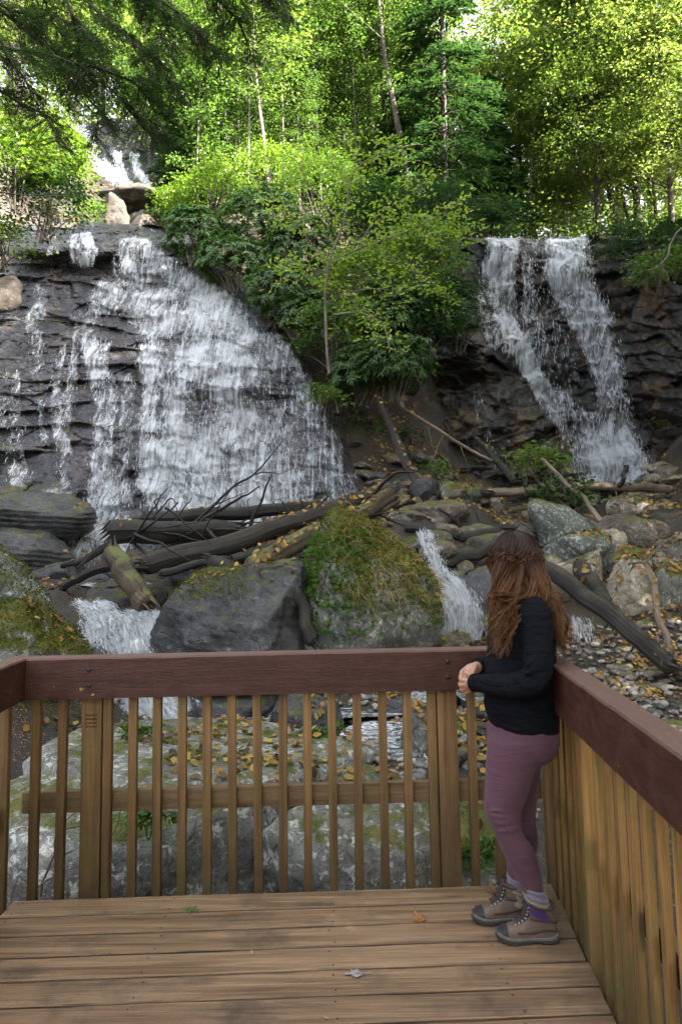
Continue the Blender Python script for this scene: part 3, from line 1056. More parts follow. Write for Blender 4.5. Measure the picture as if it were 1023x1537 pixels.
def ribbon(name, label, path, seed, n_streak, dens=.8, nu=26, nv=60, arc=.04, len_=(.03, .11), wid=(.002, .006), cat='cascade'):
    """a small run of white water: path of (px, py, Y, half width px)"""
    p = np.array(path, float)
    C3 = at(p[:, 0], p[:, 1], p[:, 2])
    hw = p[:, 3] * p[:, 2] / F
    Q = curve_pts(np.concatenate([C3, hw[:, None]], 1), nv)
    u = np.linspace(-1, 1, nu)
    X = Q[:, None, :3] + np.stack([u[None] * Q[:, 3:4], np.zeros((nv, nu)), np.zeros((nv, nu))], -1)
    edge = 1 - np.abs(u)
    n = fbm(X * np.array([3, 2, 2.]), 3, seed)
    X[..., 1] -= arc * (1 - u[None] ** 2) + .05 * n
    X[..., 2] += .03 * fbm(X * 5., 3, seed + 4)
    v = np.linspace(0, 1, nv)[:, None]
    d = dens * (1 - sst(.5, 1.05, np.abs(u)[None] + .28 * n)) * sst(0, .05, v) * (1 - sst(.94, 1, v) * .5) * (1 + .3 * fbm(X * 2.5, 3, seed + 8))
    d = np.clip(d, 0, .95)
    i = np.arange(nv - 1)[:, None] * nu + np.arange(nu - 1)[None]
    f = np.stack([i, i + nu, i + nu + 1, i + 1], -1).reshape(-1, 4)
    rg = np.random.default_rng(seed)
    w = d.reshape(-1) + 1e-6
    k = rg.choice(len(w), n_streak, p=w / w.sum())
    c = X.reshape(-1, 3)[k] + rg.normal(0, .02, (n_streak, 3))
    c[:, 1] -= np.abs(rg.normal(0, .04, n_streak))
    T = unit(np.gradient(Q[:, :3], axis=0))[k // nu]
    dr = unit(T + rg.normal(0, .2, (n_streak, 3)))
    sd = unit(np.cross(dr, np.array([0, -1, .3]) + rg.normal(0, .4, (n_streak, 3))))
    L, W = rg.uniform(*len_, n_streak)[:, None], rg.uniform(*wid, n_streak)[:, None]
    q = np.stack([c - dr * L / 2, c + sd * W / 2, c + dr * L / 2, c - sd * W / 2], 1).reshape(-1, 3)
    f2 = np.arange(n_streak)[:, None] * 4 + np.arange(4)[None] + nv * nu
    Lc = np.concatenate([[0], np.cumsum(np.linalg.norm(np.diff(Q[:, :3], axis=0), axis=1))])
    uv = np.stack([u[None] * Q[:, 3:4] * 2.2, np.broadcast_to(Lc[:, None] * 2.2, (nv, nu))], -1).reshape(-1, 2)
    return obj(name, mesh(name, np.concatenate([X.reshape(-1, 3), q]), [f, f2], M['water'], True, np.concatenate([uv, np.zeros((len(q), 2))]),
                          {'dens': np.concatenate([d.reshape(-1), np.full(len(q), 1.6)])}), label=label, cat=cat)


ribbon('cascade', 'narrow white cascade widening past the mossy boulder behind the railing', [(634, 792, 10.6, 14), (644, 825, 10.3, 16), (660, 862, 9.9, 20), (682, 890, 9.5, 38), (690, 930, 9.2, 50), (690, 985, 9.1, 55)], 61, 1800, .60)
ribbon('cascade', 'foaming water pouring left of the dark boulder under the log jam', [(132, 900, 8.7, 24), (160, 920, 8.4, 40), (176, 948, 8.1, 56), (186, 990, 7.9, 70)], 62, 1400, .70)
ribbon('cascade', 'rounded sheet of white water beside the broken mossy log', [(214, 914, 8.8, 28), (232, 926, 8.55, 46), (250, 952, 8.25, 56), (266, 990, 8.0, 62)], 63, 1400, .72)
ribbon('cascade', 'thin trickle between the dark boulder and the mossy boulder', [(438, 870, 8.6, 8), (455, 905, 8.35, 15), (472, 940, 8.2, 20), (480, 985, 8.1, 30)], 64, 500, .56)
0 and ribbon('cascade', 'thin film of water running down the dark boulder face', [(398, 880, 7.75, 14), (415, 900, 7.6, 20), (425, 930, 7.5, 18)], 65, 300, .42)
ribbon('cascade', 'small veil of water dropping under the big charred log on the right', [(872, 925, 9.3, 18), (876, 955, 9.2, 20), (882, 990, 9.0, 30)], 66, 200, .40)
ribbon('cascade', 'white rush of stream water seen between the left balusters', [(150, 1010, 6.9, 60), (190, 1040, 6.5, 90), (205, 1070, 6.2, 100), (225, 1105, 5.95, 90)], 67, 1500, .78)


# ------------------------------------------------------------------ pools
def m_pool():
    t = NT('stream_water')
    g = t.geo('Position')
    n = t.noise(t.mp(g, (3, 5, 1)), 1.3, 5, .65, .8)
    f = t.noise(t.mp(g, (5, 9, 1)), 1.6, 5, .72, 1.2)
    c = t.mix(t.math('MULTIPLY', t.mr(f, .43, .60), t.attr('foam')), (.020, .022, .022), (.72, .75, .78))
    p = t.bsdf(c, t.mr(f, .48, .60, .06, .45), t.bump(n, .7, .08), .6)
    return t.done(p)


M['pool'] = m_pool()


def pool(cs, z, seed, foam=.8):
    """flat water body; cs outline in plan (x, y)"""
    cs = np.array(cs, float)
    cen = cs.mean(0)
    n, m = 72, 16
    o = curve_pts(np.concatenate([cs, cs[:1]]), n + 1)[:-1]
    V = [(*cen, z)]
    fo = [foam]
    for k in range(1, m + 1):
        for q in o:
            w = cen + (q - cen) * k / m
            V.append((w[0], w[1], z))
            fo.append(foam * (.6 + .4 * k / m))
    V = np.array(V)
    V[:, 2] += .015 * fbm(V * 4, 3, seed)
    f1 = np.array([[0, 1 + j, 1 + (j + 1) % n] for j in range(n)])
    f2 = np.array([[1 + k * n + j, 1 + k * n + n + j, 1 + k * n + n + (j + 1) % n, 1 + k * n + (j + 1) % n] for k in range(m - 1) for j in range(n)])
    obj('stream_water', mesh('stream_water', V, [f1, f2], M['pool'], True, None, {'foam': fo}), kind='structure')


def pool_px(pts, Yz, seed, foam):
    px, py, Y = Yz
    z = float(at(px, py, Y)[2])
    pool([on_z(x, y, z)[:2] for x, y in pts], z, seed, foam)


pool_px([(500, 1165), (505, 1110), (540, 1085), (630, 1085), (665, 1120), (660, 1170), (580, 1185)], (580, 1122, 5.55), 71, 1.0)
pool_px([(40, 1100), (90, 1035), (250, 1030), (480, 1035), (640, 1035), (660, 1065), (470, 1080), (300, 1095), (160, 1115)], (250, 1070, 6.9), 72, .55)
pool_px([(60, 868), (90, 856), (170, 850), (240, 860), (230, 876), (140, 880)], (140, 878, 10.4), 73, 1.0)
pool_px([(640, 1010), (700, 985), (880, 975), (980, 985), (960, 1030), (860, 1060), (720, 1060)], (850, 1010, 8.2), 74, .5)
pool_px([(120, 1010), (180, 985), (520, 980), (560, 1000), (420, 1030), (200, 1030)], (300, 1000, 8.0), 75, .5)
# ================================================================== boulders, logs, litter
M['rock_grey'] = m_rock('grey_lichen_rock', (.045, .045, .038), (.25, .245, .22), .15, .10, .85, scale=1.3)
M['rock_slab'] = m_rock('pale_lichen_slab', (.07, .066, .058), (.31, .30, .27), .12, .02, .9, scale=1.5)
M['rock_pale'] = m_rock('pale_tan_rock', (.12, .10, .07), (.42, .36, .26), .1, .22, .45, scale=1.2, strata=.3)
M['rock_green'] = m_rock('grey_green_rock', (.055, .065, .055), (.19, .21, .18), .2, .20, .7, scale=1.2, strata=.35)
M['rock_dull'] = m_rock('dark_brown_rock', (.025, .018, .013), (.085, .062, .044), .0, .2, .1, scale=1.3)
M['rock_wet'] = m_rock('wet_dark_rock', (.014, .014, .0155), (.070, .067, .072), .85, .06, .10, scale=1.3)
M['rock_moss'] = m_rock('mossy_rock', (.05, .052, .045), (.20, .20, .175), .25, .62, .5, scale=1.2)
M['rock_brown'] = m_rock('brown_rock', (.042, .032, .024), (.17, .138, .105), .25, .15, .3, scale=1.2)
M['log_char'] = m_bark('charred_log', (.0045, .004, .0035), (.024, .020, .0175), .10, .35, 34, 1.6)
M['log_grey'] = m_bark('weathered_log', (.009, .0075, .0065), (.052, .042, .034), .12, .1, 34, 1.6)
M['log_tan'] = m_bark('bleached_log', (.11, .08, .055), (.30, .235, .17), .0, .0, 30, 1.2)
M['log_moss'] = m_bark('mossy_log', (.024, .019, .012), (.12, .088, .052), .7, .1, 30, 2.)

_ICO = {}


def ico(k):
    if k not in _ICO:
        bm = bmesh.new()
        bmesh.ops.create_icosphere(bm, subdivisions=k, radius=1)
        bm.verts.index_update()
        _ICO[k] = (np.array([v.co[:] for v in bm.verts]), np.array([[v.index for v in f.verts] for f in bm.faces]))
        bm.free()
    return _ICO[k]


def rock_shape(dims, seed, k=5, nplane=15, soft=.055, rough=.055, flat_top=None, strata=0.0):
    """an angular boulder: a sphere cut by random planes, then weathered; dims full sizes, centred"""
    rg = np.random.default_rng(seed)
    D, Fc = ico(k)
    N = unit(rg.normal(0, 1, (nplane, 3)))
    d = rg.uniform(.62, .95, nplane)
    if flat_top is not None:
        N = np.concatenate([N, [unit(np.array(flat_top, float))]])
        d = np.append(d, .42)
    c = D @ N.T
    r = np.where(c > .05, d[None] / np.maximum(c, .05), 9)
    r = np.minimum(r, 1.12)
    m = r.min(1)
    # rounded minimum
    r = m - soft * np.log(np.exp(-(r - m[:, None]) / soft).sum(1)) * .6
    P = D * r[:, None]
    P = (P - (P.max(0) + P.min(0)) / 2) / ((P.max(0) - P.min(0)) / 2)
    dims = np.asarray(dims, float)
    W = P * dims / 2
    s = dims.mean()
    n = fbm(W / s * 2.2 + seed, 4, seed) * rough * s + fbm(W * 5.5 + seed, 3, seed + 5) * .018 + fbm(W * 19, 2, seed + 6) * .004
    if strata:
        z = W[:, 2] / .09 + .8 * fbm(W * 1.2 + seed, 2, seed) + W[:, 0] * 1.4
        n = n + strata * (np.abs((z % 1) - .5) - .25) * .06
    W = W + D * n[:, None]
    return W, Fc


def boulder(label, bb, Y, mat, seed, depth=.9, k=5, rot=0.0, flat_top=None, rough=.05, name='boulder', sink=.15, strata=0.0, nplane=15, cat='boulder', group=None, tilt=0.0):
    x0, y0, x1, y1 = bb
    c = at((x0 + x1) / 2, (y0 + y1) / 2, Y)
    w, h = (x1 - x0) * Y / F, (y1 - y0) * Y / F * (1 + sink)
    V, Fc = rock_shape((w, w * depth, h), seed, k, nplane, rough=rough, flat_top=flat_top, strata=strata)
    if tilt:
        ct, st = math.cos(tilt), math.sin(tilt)
        V = np.stack([V[:, 0] * ct - V[:, 2] * st, V[:, 1], V[:, 0] * st + V[:, 2] * ct], -1)
        V = V * np.array([w / (V[:, 0].max() - V[:, 0].min()), 1, h / (V[:, 2].max() - V[:, 2].min())])
    o = obj(name, mesh(name, V, Fc, M[mat]), label=label, cat=cat, group=group)
    o.location = (c[0], c[1], c[2] - h * sink / 2)
    return o


B_LEFT = boulder('upper mossy boulder at the left edge behind the railing', (-95, 818, 78, 960), 6.2, 'rock_green', 11, .9, tilt=-.35)
B_LEFT2 = boulder('lower moss covered boulder just behind the left railing corner', (-70, 898, 134, 1040), 5.6, 'rock_moss', 12, .8, tilt=.1)
B_MID = boulder('dark wet boulder with mossy top under the log jam', (228, 836, 462, 1000), 8.0, 'rock_wet', 25, .8, flat_top=(-.25, -.35, .9), rough=.085, tilt=-.15, strata=.6, nplane=10, k=6)
B_MOSS = boulder('large boulder overgrown with moss ferns and dry grass behind the railing', (452, 752, 664, 1010), 8.6, 'rock_moss', 14, .85, tilt=.12, rough=.045)
boulder('huge flat lichen covered slab lying behind the left half of the railing', (-10, 1100, 560, 1290), 5.2, 'rock_slab', 15, .62, flat_top=(.10, -.06, 1), rough=.025, k=6, sink=0, nplane=9, tilt=-.03, name='rock_slab')
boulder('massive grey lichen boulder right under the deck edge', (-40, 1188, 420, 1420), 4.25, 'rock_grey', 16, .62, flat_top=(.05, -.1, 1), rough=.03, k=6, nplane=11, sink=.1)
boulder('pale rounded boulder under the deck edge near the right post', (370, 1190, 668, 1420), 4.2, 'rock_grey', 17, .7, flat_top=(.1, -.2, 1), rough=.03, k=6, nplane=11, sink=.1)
boulder('sloping rock with leaves and moss behind the woman legs', (590, 1205, 830, 1420), 4.5, 'rock_moss', 18, .9, flat_top=(.5, -.2, .8), rough=.03, tilt=-.5, sink=.1)
boulder('grey green boulder under the leafy plants', (785, 750, 898, 826), 13, 'rock_green', 19, .9, tilt=-.2)
boulder('sloping grey slab below the grey green boulder', (815, 790, 935, 870), 12.1, 'rock_green', 20, .9, tilt=-.55)
boulder('pale tan boulder right behind the woman hair', (815, 820, 905, 915), 11.2, 'rock_pale', 21, .9, tilt=-.4)
boulder('long wedge shaped grey brown rock on the right', (893, 768, 1014, 846), 12.6, 'rock_brown', 22, .7, tilt=-.5, strata=.3)
boulder('small pointed tan rock between the wedge rock and the tan boulders', (888, 792, 934, 842), 12.1, 'rock_pale', 23, .9, tilt=-.6)
boulder('big pale broken boulder in front of the rubble on the right', (898, 838, 996, 945), 10.4, 'rock_pale', 24, .9, rough=.07, strata=.4)
boulder('flat mossy rock on top of the pale broken boulder', (915, 818, 978, 862), 11.2, 'rock_moss', 36, .9)
boulder('grey brown slab reaching in from the right edge', (972, 800, 1085, 880), 11.6, 'rock_brown', 26, .9, tilt=.45)
boulder('dark mossy rock beside the pale stick at the right edge', (980, 846, 1050, 925), 10.2, 'rock_moss', 27, .9)
boulder('flat light rock in front of the bleached log', (925, 746, 986, 778), 14.6, 'rock_pale', 28, .9)
boulder('broad pale rock near the right edge under the bleached log', (985, 768, 1060, 820), 13.6, 'rock_pale', 29, .9)
boulder('flat grey slab in the middle of the debris slope', (612, 748, 702, 805), 13.4, 'rock_brown', 30, 1., flat_top=(-.1, -.2, 1))
boulder('brown leaf strewn rock above the narrow cascade', (672, 782, 760, 842), 12.2, 'rock_brown', 31, 1., flat_top=(-.2, -.3, 1), tilt=-.2)
boulder('wet slab beside the narrow cascade left of the woman', (684, 846, 775, 985), 10.2, 'rock_wet', 32, .8, tilt=-.2, flat_top=(-.2, -.5, .8))
boulder('dark rock with a mossy top left of the leaning dead trunk', (660, 722, 726, 760), 15, 'rock_moss', 33, .9)
boulder('dark block of rock between the charred stub and the mossy boulder', (430, 872, 500, 985), 9.0, 'rock_wet', 34, .8)
boulder('low wet rock at the far left foot of the waterfall', (40, 842, 112, 880), 11.6, 'rock_wet', 35, .9)
boulder('dark layered wet ledge at the far left foot of the waterfall', (-60, 738, 146, 812), 13.0, 'rock_wet', 50, .6, strata=.8, nplane=9, k=6, tilt=.1)
boulder('lower dark wet block under the layered ledge on the far left', (-70, 792, 108, 872), 12.3, 'rock_wet', 51, .6, strata=.8, nplane=9, k=6, tilt=-.05)
boulder('wet ledge rock between the two left cascades', (118, 872, 250, 930), 9.9, 'rock_wet', 37, .9, flat_top=(0, -.3, 1))
boulder('tall rust brown rock under the mossy mound by the upper cascade', (148, 284, 192, 360), 23.2, 'rock_dull', 38, .8, nplane=8, rough=.1)
boulder('dark rock in the notch above the left waterfall', (188, 318, 238, 366), 23.0, 'rock_dull', 39, .8)
boulder('moss mound on the notch beside the upper cascade', (146, 284, 240, 312), 23.4, 'rock_dull', 40, .7, rough=.12, nplane=8)
boulder('dark rock at the right of the notch above the left waterfall', (232, 350, 300, 400), 21.4, 'rock_wet', 42, .8)
boulder('brown rock ledge at the left edge of the dark cliff', (-40, 412, 36, 466), 17.6, 'rock_dull', 43, .6, nplane=8, strata=.5)
boulder('dark mossy rock on the right end of the deck stream', (700, 1000, 800, 1075), 7.6, 'rock_wet', 44, .9)
boulder('low dark rock showing through the middle balusters', (400, 1045, 510, 1125), 6.4, 'rock_wet', 45, .8, flat_top=(0, -.2, 1))
boulder('long dark rock ledge behind the middle balusters', (275, 1040, 420, 1092), 7.0, 'rock_wet', 46, .8, flat_top=(0, -.2, 1))
boulder('dark rock in the gap between the left railing corner and the lichen slab', (-60, 1040, 120, 1210), 5.9, 'rock_wet', 53, .8)
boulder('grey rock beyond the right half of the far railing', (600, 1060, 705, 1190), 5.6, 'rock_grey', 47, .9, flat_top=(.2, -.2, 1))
boulder('small dark rock in the stream behind the left post', (195, 1030, 260, 1085), 6.9, 'rock_wet', 48, .9)
boulder('brown boulder at the right edge beside the foot of the right waterfall', (985, 690, 1080, 760), 17, 'rock_brown', 49, .9)

# rubble: a handful of shapes, each stone an object of its own
protos = []
for k in range(6):
    V, Fc = rock_shape((1, random.uniform(.7, 1.1), random.uniform(.45, .75)), 900 + k, 4, 14, rough=.05)
    protos.append(V)
RUB = {'rock_brown': ('rubble of the debris slope', 'angular rock among the brown rubble between the falls and the railing'),
       'rock_pale': ('pale stones of the right bank', 'pale angular stone in the rubble on the right bank'),
       'rock_wet': ('dark stones of the stream', 'dark wet stone lying in the stream behind the railing')}
RME = {m_: [mesh('rock', V, Fc, M[m_]) for V in protos] for m_ in RUB}
rg = np.random.default_rng(77)


def rubble(n, box, Y, sz, mt):
    x0, y0, x1, y1 = box
    for _ in range(n):
        Yk = rg.uniform(*Y)
        x = float(at(rg.uniform(x0, x1), (y0 + y1) / 2, Yk)[0])
        z = float(ground(np.array([x]), np.array([Yk]))[0])
        py = proj((x, Yk, z))[1]
        if not (y0 - 40 < py < y1 + 60): continue
        s = rg.uniform(*sz) * rg.uniform(.6, 1)
        o = obj('rock', RME[mt][rg.integers(6)], label=RUB[mt][1], cat='rock', group=RUB[mt][0])
        o.location = (x, Yk, z + s * .10)
        o.rotation_euler = (rg.uniform(-.4, .4), rg.uniform(-.4, .4), rg.uniform(0, 6.28))
        o.scale = (s, s * rg.uniform(.7, 1.1), s * rg.uniform(.6, 1.2))


rubble(80, (560, 720, 820, 960), (9, 16.5), (.2, .85), 'rock_brown')
rubble(50, (500, 580, 720, 760), (15, 18.6), (.2, .8), 'rock_brown')
rubble(60, (800, 720, 1060, 900), (10.5, 20), (.3, .9), 'rock_pale')
rubble(36, (840, 900, 1060, 1080), (6.2, 10), (.12, .42), 'rock_pale')
rubble(40, (40, 960, 680, 1130), (6.4, 9.6), (.2, .6), 'rock_wet')
rubble(30, (470, 560, 720, 740), (15.5, 20), (.4, 1.3), 'rock_wet')
rubble(22, (90, 790, 560, 880), (10.5, 14.5), (.3, .9), 'rock_wet')
rubble(18, (640, 1000, 820, 1200), (5.0, 8), (.2, .6), 'rock_wet')


# pebbles of the stream bed
rg = np.random.default_rng(79)
D1, F1 = ico(2)
Vp, Fp = [], []
n = 0
for (x0, x1, ya, yb, k, sa, sb_) in ((800, 1090, 5.2, 9.6, 1300, .015, .06), (470, 800, 4.5, 7.4, 800, .012, .05), (60, 470, 6.0, 8.6, 500, .015, .06)):
    Yk = rg.uniform(ya, yb, k)
    x = at(rg.uniform(x0, x1, k), 1000, Yk)[:, 0]
    z = ground(x, Yk)
    for i in range(k):
        s = rg.uniform(sa, sb_) ** 1.0
        P = D1 * (1 + .22 * rg.normal(0, 1, (len(D1), 1)) * .5) * np.array([s, s * rg.uniform(.6, 1), s * rg.uniform(.35, .7)])
        a = rg.uniform(0, 6.28)
        P = np.stack([P[:, 0] * math.cos(a) - P[:, 1] * math.sin(a), P[:, 0] * math.sin(a) + P[:, 1] * math.cos(a), P[:, 2]], -1)
        Vp.append(P + np.array([x[i], Yk[i], z[i] + s * .2]))
        Fp.append(F1 + n)
        n += len(D1)
t = NT('pebble')
r_ = t.geo('Random Per Island')
pc = t.ramp(r_, [(0, (.03, .03, .032)), (.4, (.10, .095, .09)), (.7, (.20, .18, .155)), (.9, (.32, .29, .25)), (1, (.16, .11, .08))])
M['pebble'] = t.done(t.bsdf(pc, .45, t.bump(t.noise(t.geo('Position'), 60, 3), .4, .01), .5))
obj('pebbles', mesh('pebbles', np.concatenate(Vp), np.concatenate(Fp), M['pebble'], True), label='small wet pebbles covering the stream bed beyond the deck', kind='stuff')

# ------------------------------------------------------------------ logs and branches
def log(label, pts, r0, r1, mat, seed, name='log', cat='log', rough=.15, n=90, sides=18, jit=.03, broken=True, stubs=()):
    """pts (px, py, Y); r0, r1 radii in pixels at the two ends"""
    P = np.array([at(*q) for q in pts])
    base = P.mean(0)
    Q = curve_pts(P - base, n, jit, seed)
    r = np.linspace(r0 * pts[0][2] / F, r1 * pts[-1][2] / F, n)
    if broken:
        e = np.minimum(np.arange(n), np.arange(n)[::-1])
        r = r * (.55 + .45 * sst(0, 2.5, e))
    b = MB()
    b.tube(Q, r, sides, True, rough=rough, seed=seed, rfreq=(5.0, .6))
    rg_ = np.random.default_rng(seed)
    if broken:   # splintered ends
        for end, sgn in ((0, -1), (n - 1, 1)):
            T = unit(Q[1] - Q[0]) if end == 0 else unit(Q[-1] - Q[-2])
            R_ = r.max()
            for k in range(7):
                a = unit(np.cross(T, rg_.normal(0, 1, 3)))
                s0 = Q[end] + a * R_ * rg_.uniform(.2, .75) - T * sgn * R_ * .5
                b.tube([s0, s0 + T * sgn * R_ * rg_.uniform(.8, 2.0)], [R_ * rg_.uniform(.15, .3), .004], 5, False)
    for t_, dx, dy, dz, rr in stubs:
        i = int(t_ * (n - 1))
        e = Q[i] + np.array([dx, dy, dz])
        b.tube(curve_pts([Q[i], (Q[i] + e) / 2 + rg_.normal(0, .03, 3), e], 8, .02, seed), np.linspace(rr, rr * .4, 8), 7, True, rough=.2)
    o = b.obj(name, M[mat], label=label, cat=cat)
    o.location = base
    return o


log('thick short charred log on top of the left end of the jam', [(168, 800, 10.2), (260, 797, 10.3), (358, 796, 10.6)], 19, 15, 'log_char', 1)
log('long dark log slanting up to the right across the jam', [(212, 848, 9.6), (300, 828, 9.9), (400, 795, 10.4), (500, 765, 11.0), (592, 732, 11.7)], 16, 13, 'log_grey', 2, stubs=((.62, -.25, -.1, .3, .04),))
log('lower parallel brown log resting against the mossy boulder', [(372, 858, 9.7), (450, 815, 10.2), (530, 775, 10.7), (588, 742, 11.2)], 17, 11, 'log_moss', 3, rough=.13)
log('thin dark log lying along the top of the jam', [(212, 778, 11.3), (320, 772, 11.5), (400, 768, 11.6), (482, 762, 11.8)], 10, 9, 'log_char', 4)
log('charred log half hidden inside the middle of the jam', [(250, 815, 10.8), (350, 808, 11.2), (470, 790, 11.6)], 14, 10, 'log_char', 5)
log('short broken mossy log leaning down at the left of the dark boulder', [(168, 826, 9.3), (190, 862, 9.0), (222, 908, 8.7)], 14, 17, 'log_moss', 6)
log('dark crooked branch reaching left into the pool', [(92, 882, 9.8), (130, 862, 9.7), (168, 850, 9.6), (205, 862, 9.5)], 5, 10, 'log_char', 7)
log('thin forked dark branch over the left pool', [(95, 852, 10.3), (130, 838, 10.2), (165, 815, 10.2), (178, 805, 10.2)], 4, 8, 'log_char', 8, broken=False, stubs=((.4, -.2, -.1, -.2, .03),))
log('charred log lying behind the dark boulder toward the mossy boulder', [(312, 842, 9.0), (370, 862, 8.8), (430, 872, 8.6), (446, 876, 8.5)], 12, 8, 'log_char', 9)
log('upright dark stub standing in the trickle beside the mossy boulder', [(432, 868, 8.1), (450, 905, 7.95), (470, 965, 7.8)], 8, 10, 'log_grey', 10)
log('large charred log lying diagonally behind the woman on the right', [(818, 852, 8.9), (870, 888, 8.4), (940, 945, 7.8), (1012, 1002, 7.3)], 13, 14, 'log_grey', 11, sides=22, n=90)
log('grey broken stub leaning on the big charred log', [(872, 850, 9.3), (892, 885, 9.0), (922, 932, 8.7)], 13, 15, 'log_grey', 12)
log('long bleached log lying below the right waterfall', [(862, 729, 16.5), (940, 731, 16.3), (1000, 734, 16.2), (1070, 738, 16)], 6, 7, 'log_tan', 13, rough=.06)
log('shorter tan log behind the leafy plants', [(724, 742, 15), (770, 738, 15), (832, 734, 15)], 7, 6, 'log_tan', 14, rough=.08)
log('brown log stub at the right edge under the bleached log', [(955, 752, 15.4), (1010, 750, 15.2), (1060, 748, 15)], 9, 10, 'log_grey', 15)
log('crooked pale stick standing at the right edge', [(966, 842, 8.4), (980, 880, 8.2), (992, 930, 7.9), (1002, 975, 7.7), (1030, 1022, 7.4)], 4.2, 5.5, 'log_tan', 16, name='stick', cat='stick', broken=False, rough=.08, sides=10, stubs=((.02, -.15, .1, -.12, .018),))
log('grey dead trunk leaning down the bank in the middle', [(566, 598, 17.0), (586, 640, 16.6), (608, 690, 16.0), (636, 745, 15.4)], 5, 8, 'log_grey', 17, rough=.1)
log('thin pale dead branch slanting down toward the right waterfall', [(598, 608, 17.4), (650, 640, 17.2), (700, 672, 17), (738, 692, 16.9)], 3.2, 2.2, 'log_tan', 18, name='dead_branch', cat='branch', broken=False, rough=.05, sides=8, stubs=((.3, .1, 0, -.7, .02), (.45, -.3, 0, -.7, .02), (.6, .15, -.1, -.55, .015)))
log('dark log leaning against the wet rock left of the right waterfall', [(714, 656, 17.8), (742, 690, 17.4), (774, 724, 17)], 4, 6, 'log_char', 19)
log('pale dead stem lying across the leafy plant', [(812, 690, 13.6), (845, 722, 13.2), (878, 752, 12.9), (905, 782, 12.6)], 3, 5, 'log_tan', 20, name='dead_branch', cat='branch', broken=False, rough=.05, sides=8)
log('dark beam across the debris above the narrow cascade', [(690, 806, 11.9), (730, 800, 12), (772, 790, 12.2)], 8, 6, 'log_char', 21)
log('dark root covered log under the brown leaf strewn rock', [(640, 852, 10.8), (690, 838, 11), (740, 822, 11.2)], 7, 9, 'log_char', 22)
log('thin dark stick poking up before the right waterfall', [(928, 730, 16.2), (936, 712, 16.1), (942, 702, 16.1)], 3.4, 2.4, 'log_char', 23, name='stick', cat='stick', broken=False, sides=8)
log('dark log leaning on the brown boulder at the right edge', [(950, 732, 17.6), (985, 716, 17.2), (1030, 694, 16.8)], 4.5, 5, 'log_char', 24)
log('brown broken log below the rhododendron roots', [(596, 752, 14.2), (560, 770, 13.8), (512, 792, 13.4)], 5, 6, 'log_moss', 25)


def brush(label, stems, mat, seed, name='bare_branch', cat='branch'):
    b = MB()
    P0 = np.array(at(*stems[0][0][0]))
    for k, (pts, r) in enumerate(stems):
        Q = curve_pts(np.array([at(*q) for q in pts]) - P0, 9 * len(pts), .02, seed + k)
        b.tube(Q, np.linspace(r, r * .3, len(Q)), 6, False, rough=.12, seed=k)
    o = b.obj(name, M[mat], label=label, cat=cat)
    o.location = P0
    return o


brush('bare forked branch rising from the log jam before the left waterfall', [
    ([(286, 790, 10.9), (322, 758, 10.9), (352, 730, 11), (378, 714, 11), (404, 690, 11.1), (424, 660, 11.2)], .030), ([(378, 714, 11), (400, 708, 11), (420, 712, 11), (438, 702, 11)], .014),
    ([(322, 758, 10.9), (338, 752, 10.8), (356, 744, 10.8), (374, 736, 10.7)], .014), ([(352, 730, 11), (370, 724, 10.9)], .009)], 'log_char', 31)
brush('thin curled dark branch on the left part of the log jam', [
    ([(218, 792, 10.9), (236, 770, 10.9), (252, 750, 10.9), (262, 752, 10.9), (266, 768, 10.9)], .018), ([(236, 770, 10.9), (232, 752, 10.9), (246, 745, 10.9)], .010), ([(258, 790, 10.8), (272, 768, 10.8), (288, 746, 10.8)], .022),
    ([(225, 780, 10.9), (205, 760, 10.9), (196, 742, 10.9)], .007)], 'log_char', 32)
brush('spiky broken twigs on the right end of the log jam', [
    ([(470, 768, 11.4), (486, 752, 11.4), (500, 738, 11.4)], .026), ([(440, 772, 11.3), (452, 756, 11.3), (446, 742, 11.3)], .016), ([(500, 762, 11.5), (520, 748, 11.5), (545, 742, 11.5)], .022),
    ([(396, 778, 11), (405, 792, 10.7), (425, 800, 10.5), (448, 802, 10.3)], .04), ([(376, 770, 11.2), (372, 752, 11.2), (384, 742, 11.2)], .010), ([(420, 770, 11.4), (412, 752, 11.4), (432, 748, 11.4)], .010)], 'log_char', 33)
tw = []
rg = np.random.default_rng(88)
for k in range(26):
    x, y = rg.uniform(640, 800), rg.uniform(755, 860)
    Yk = 12.2 - (y - 800) * .02
    a = rg.normal(.3, .6)
    l = rg.uniform(25, 70)
    tw.append(([(x, y, Yk), (x + l * .5 * math.cos(a) + rg.normal(0, 5), y + l * .5 * math.sin(a) - rg.uniform(0, 9), Yk - .1), (x + l * math.cos(a), y + l * math.sin(a), Yk - .1)], rg.uniform(.008, .022)))
brush('tangle of dead twigs over the debris above the narrow cascade', tw, 'twig_dead' if 'twig_dead' in M else 'log_grey', 34, 'twig_tangle', 'twigs')
tw = []
rg = np.random.default_rng(89)
for k in range(34):
    t_ = rg.random()
    x, y, Yk = 190 + 380 * t_, 815 - 45 * t_ + rg.normal(0, 22), 10.0 + 1.2 * t_ + rg.normal(0, .25)
    a = rg.choice([-.25, .1, .5, -.9]) + rg.normal(0, .25)
    l = rg.uniform(35, 110)
    tw.append(([(x, y, Yk), (x + l * .5 * math.cos(a), y + l * .5 * math.sin(a) + rg.normal(0, 5), Yk - .1), (x + l * math.cos(a), y + l * math.sin(a), Yk - .15)], rg.uniform(.010, .038)))
brush('tangle of dark broken branches wedged between the logs of the jam', tw, 'log_char', 36, 'branch_tangle', 'branches')
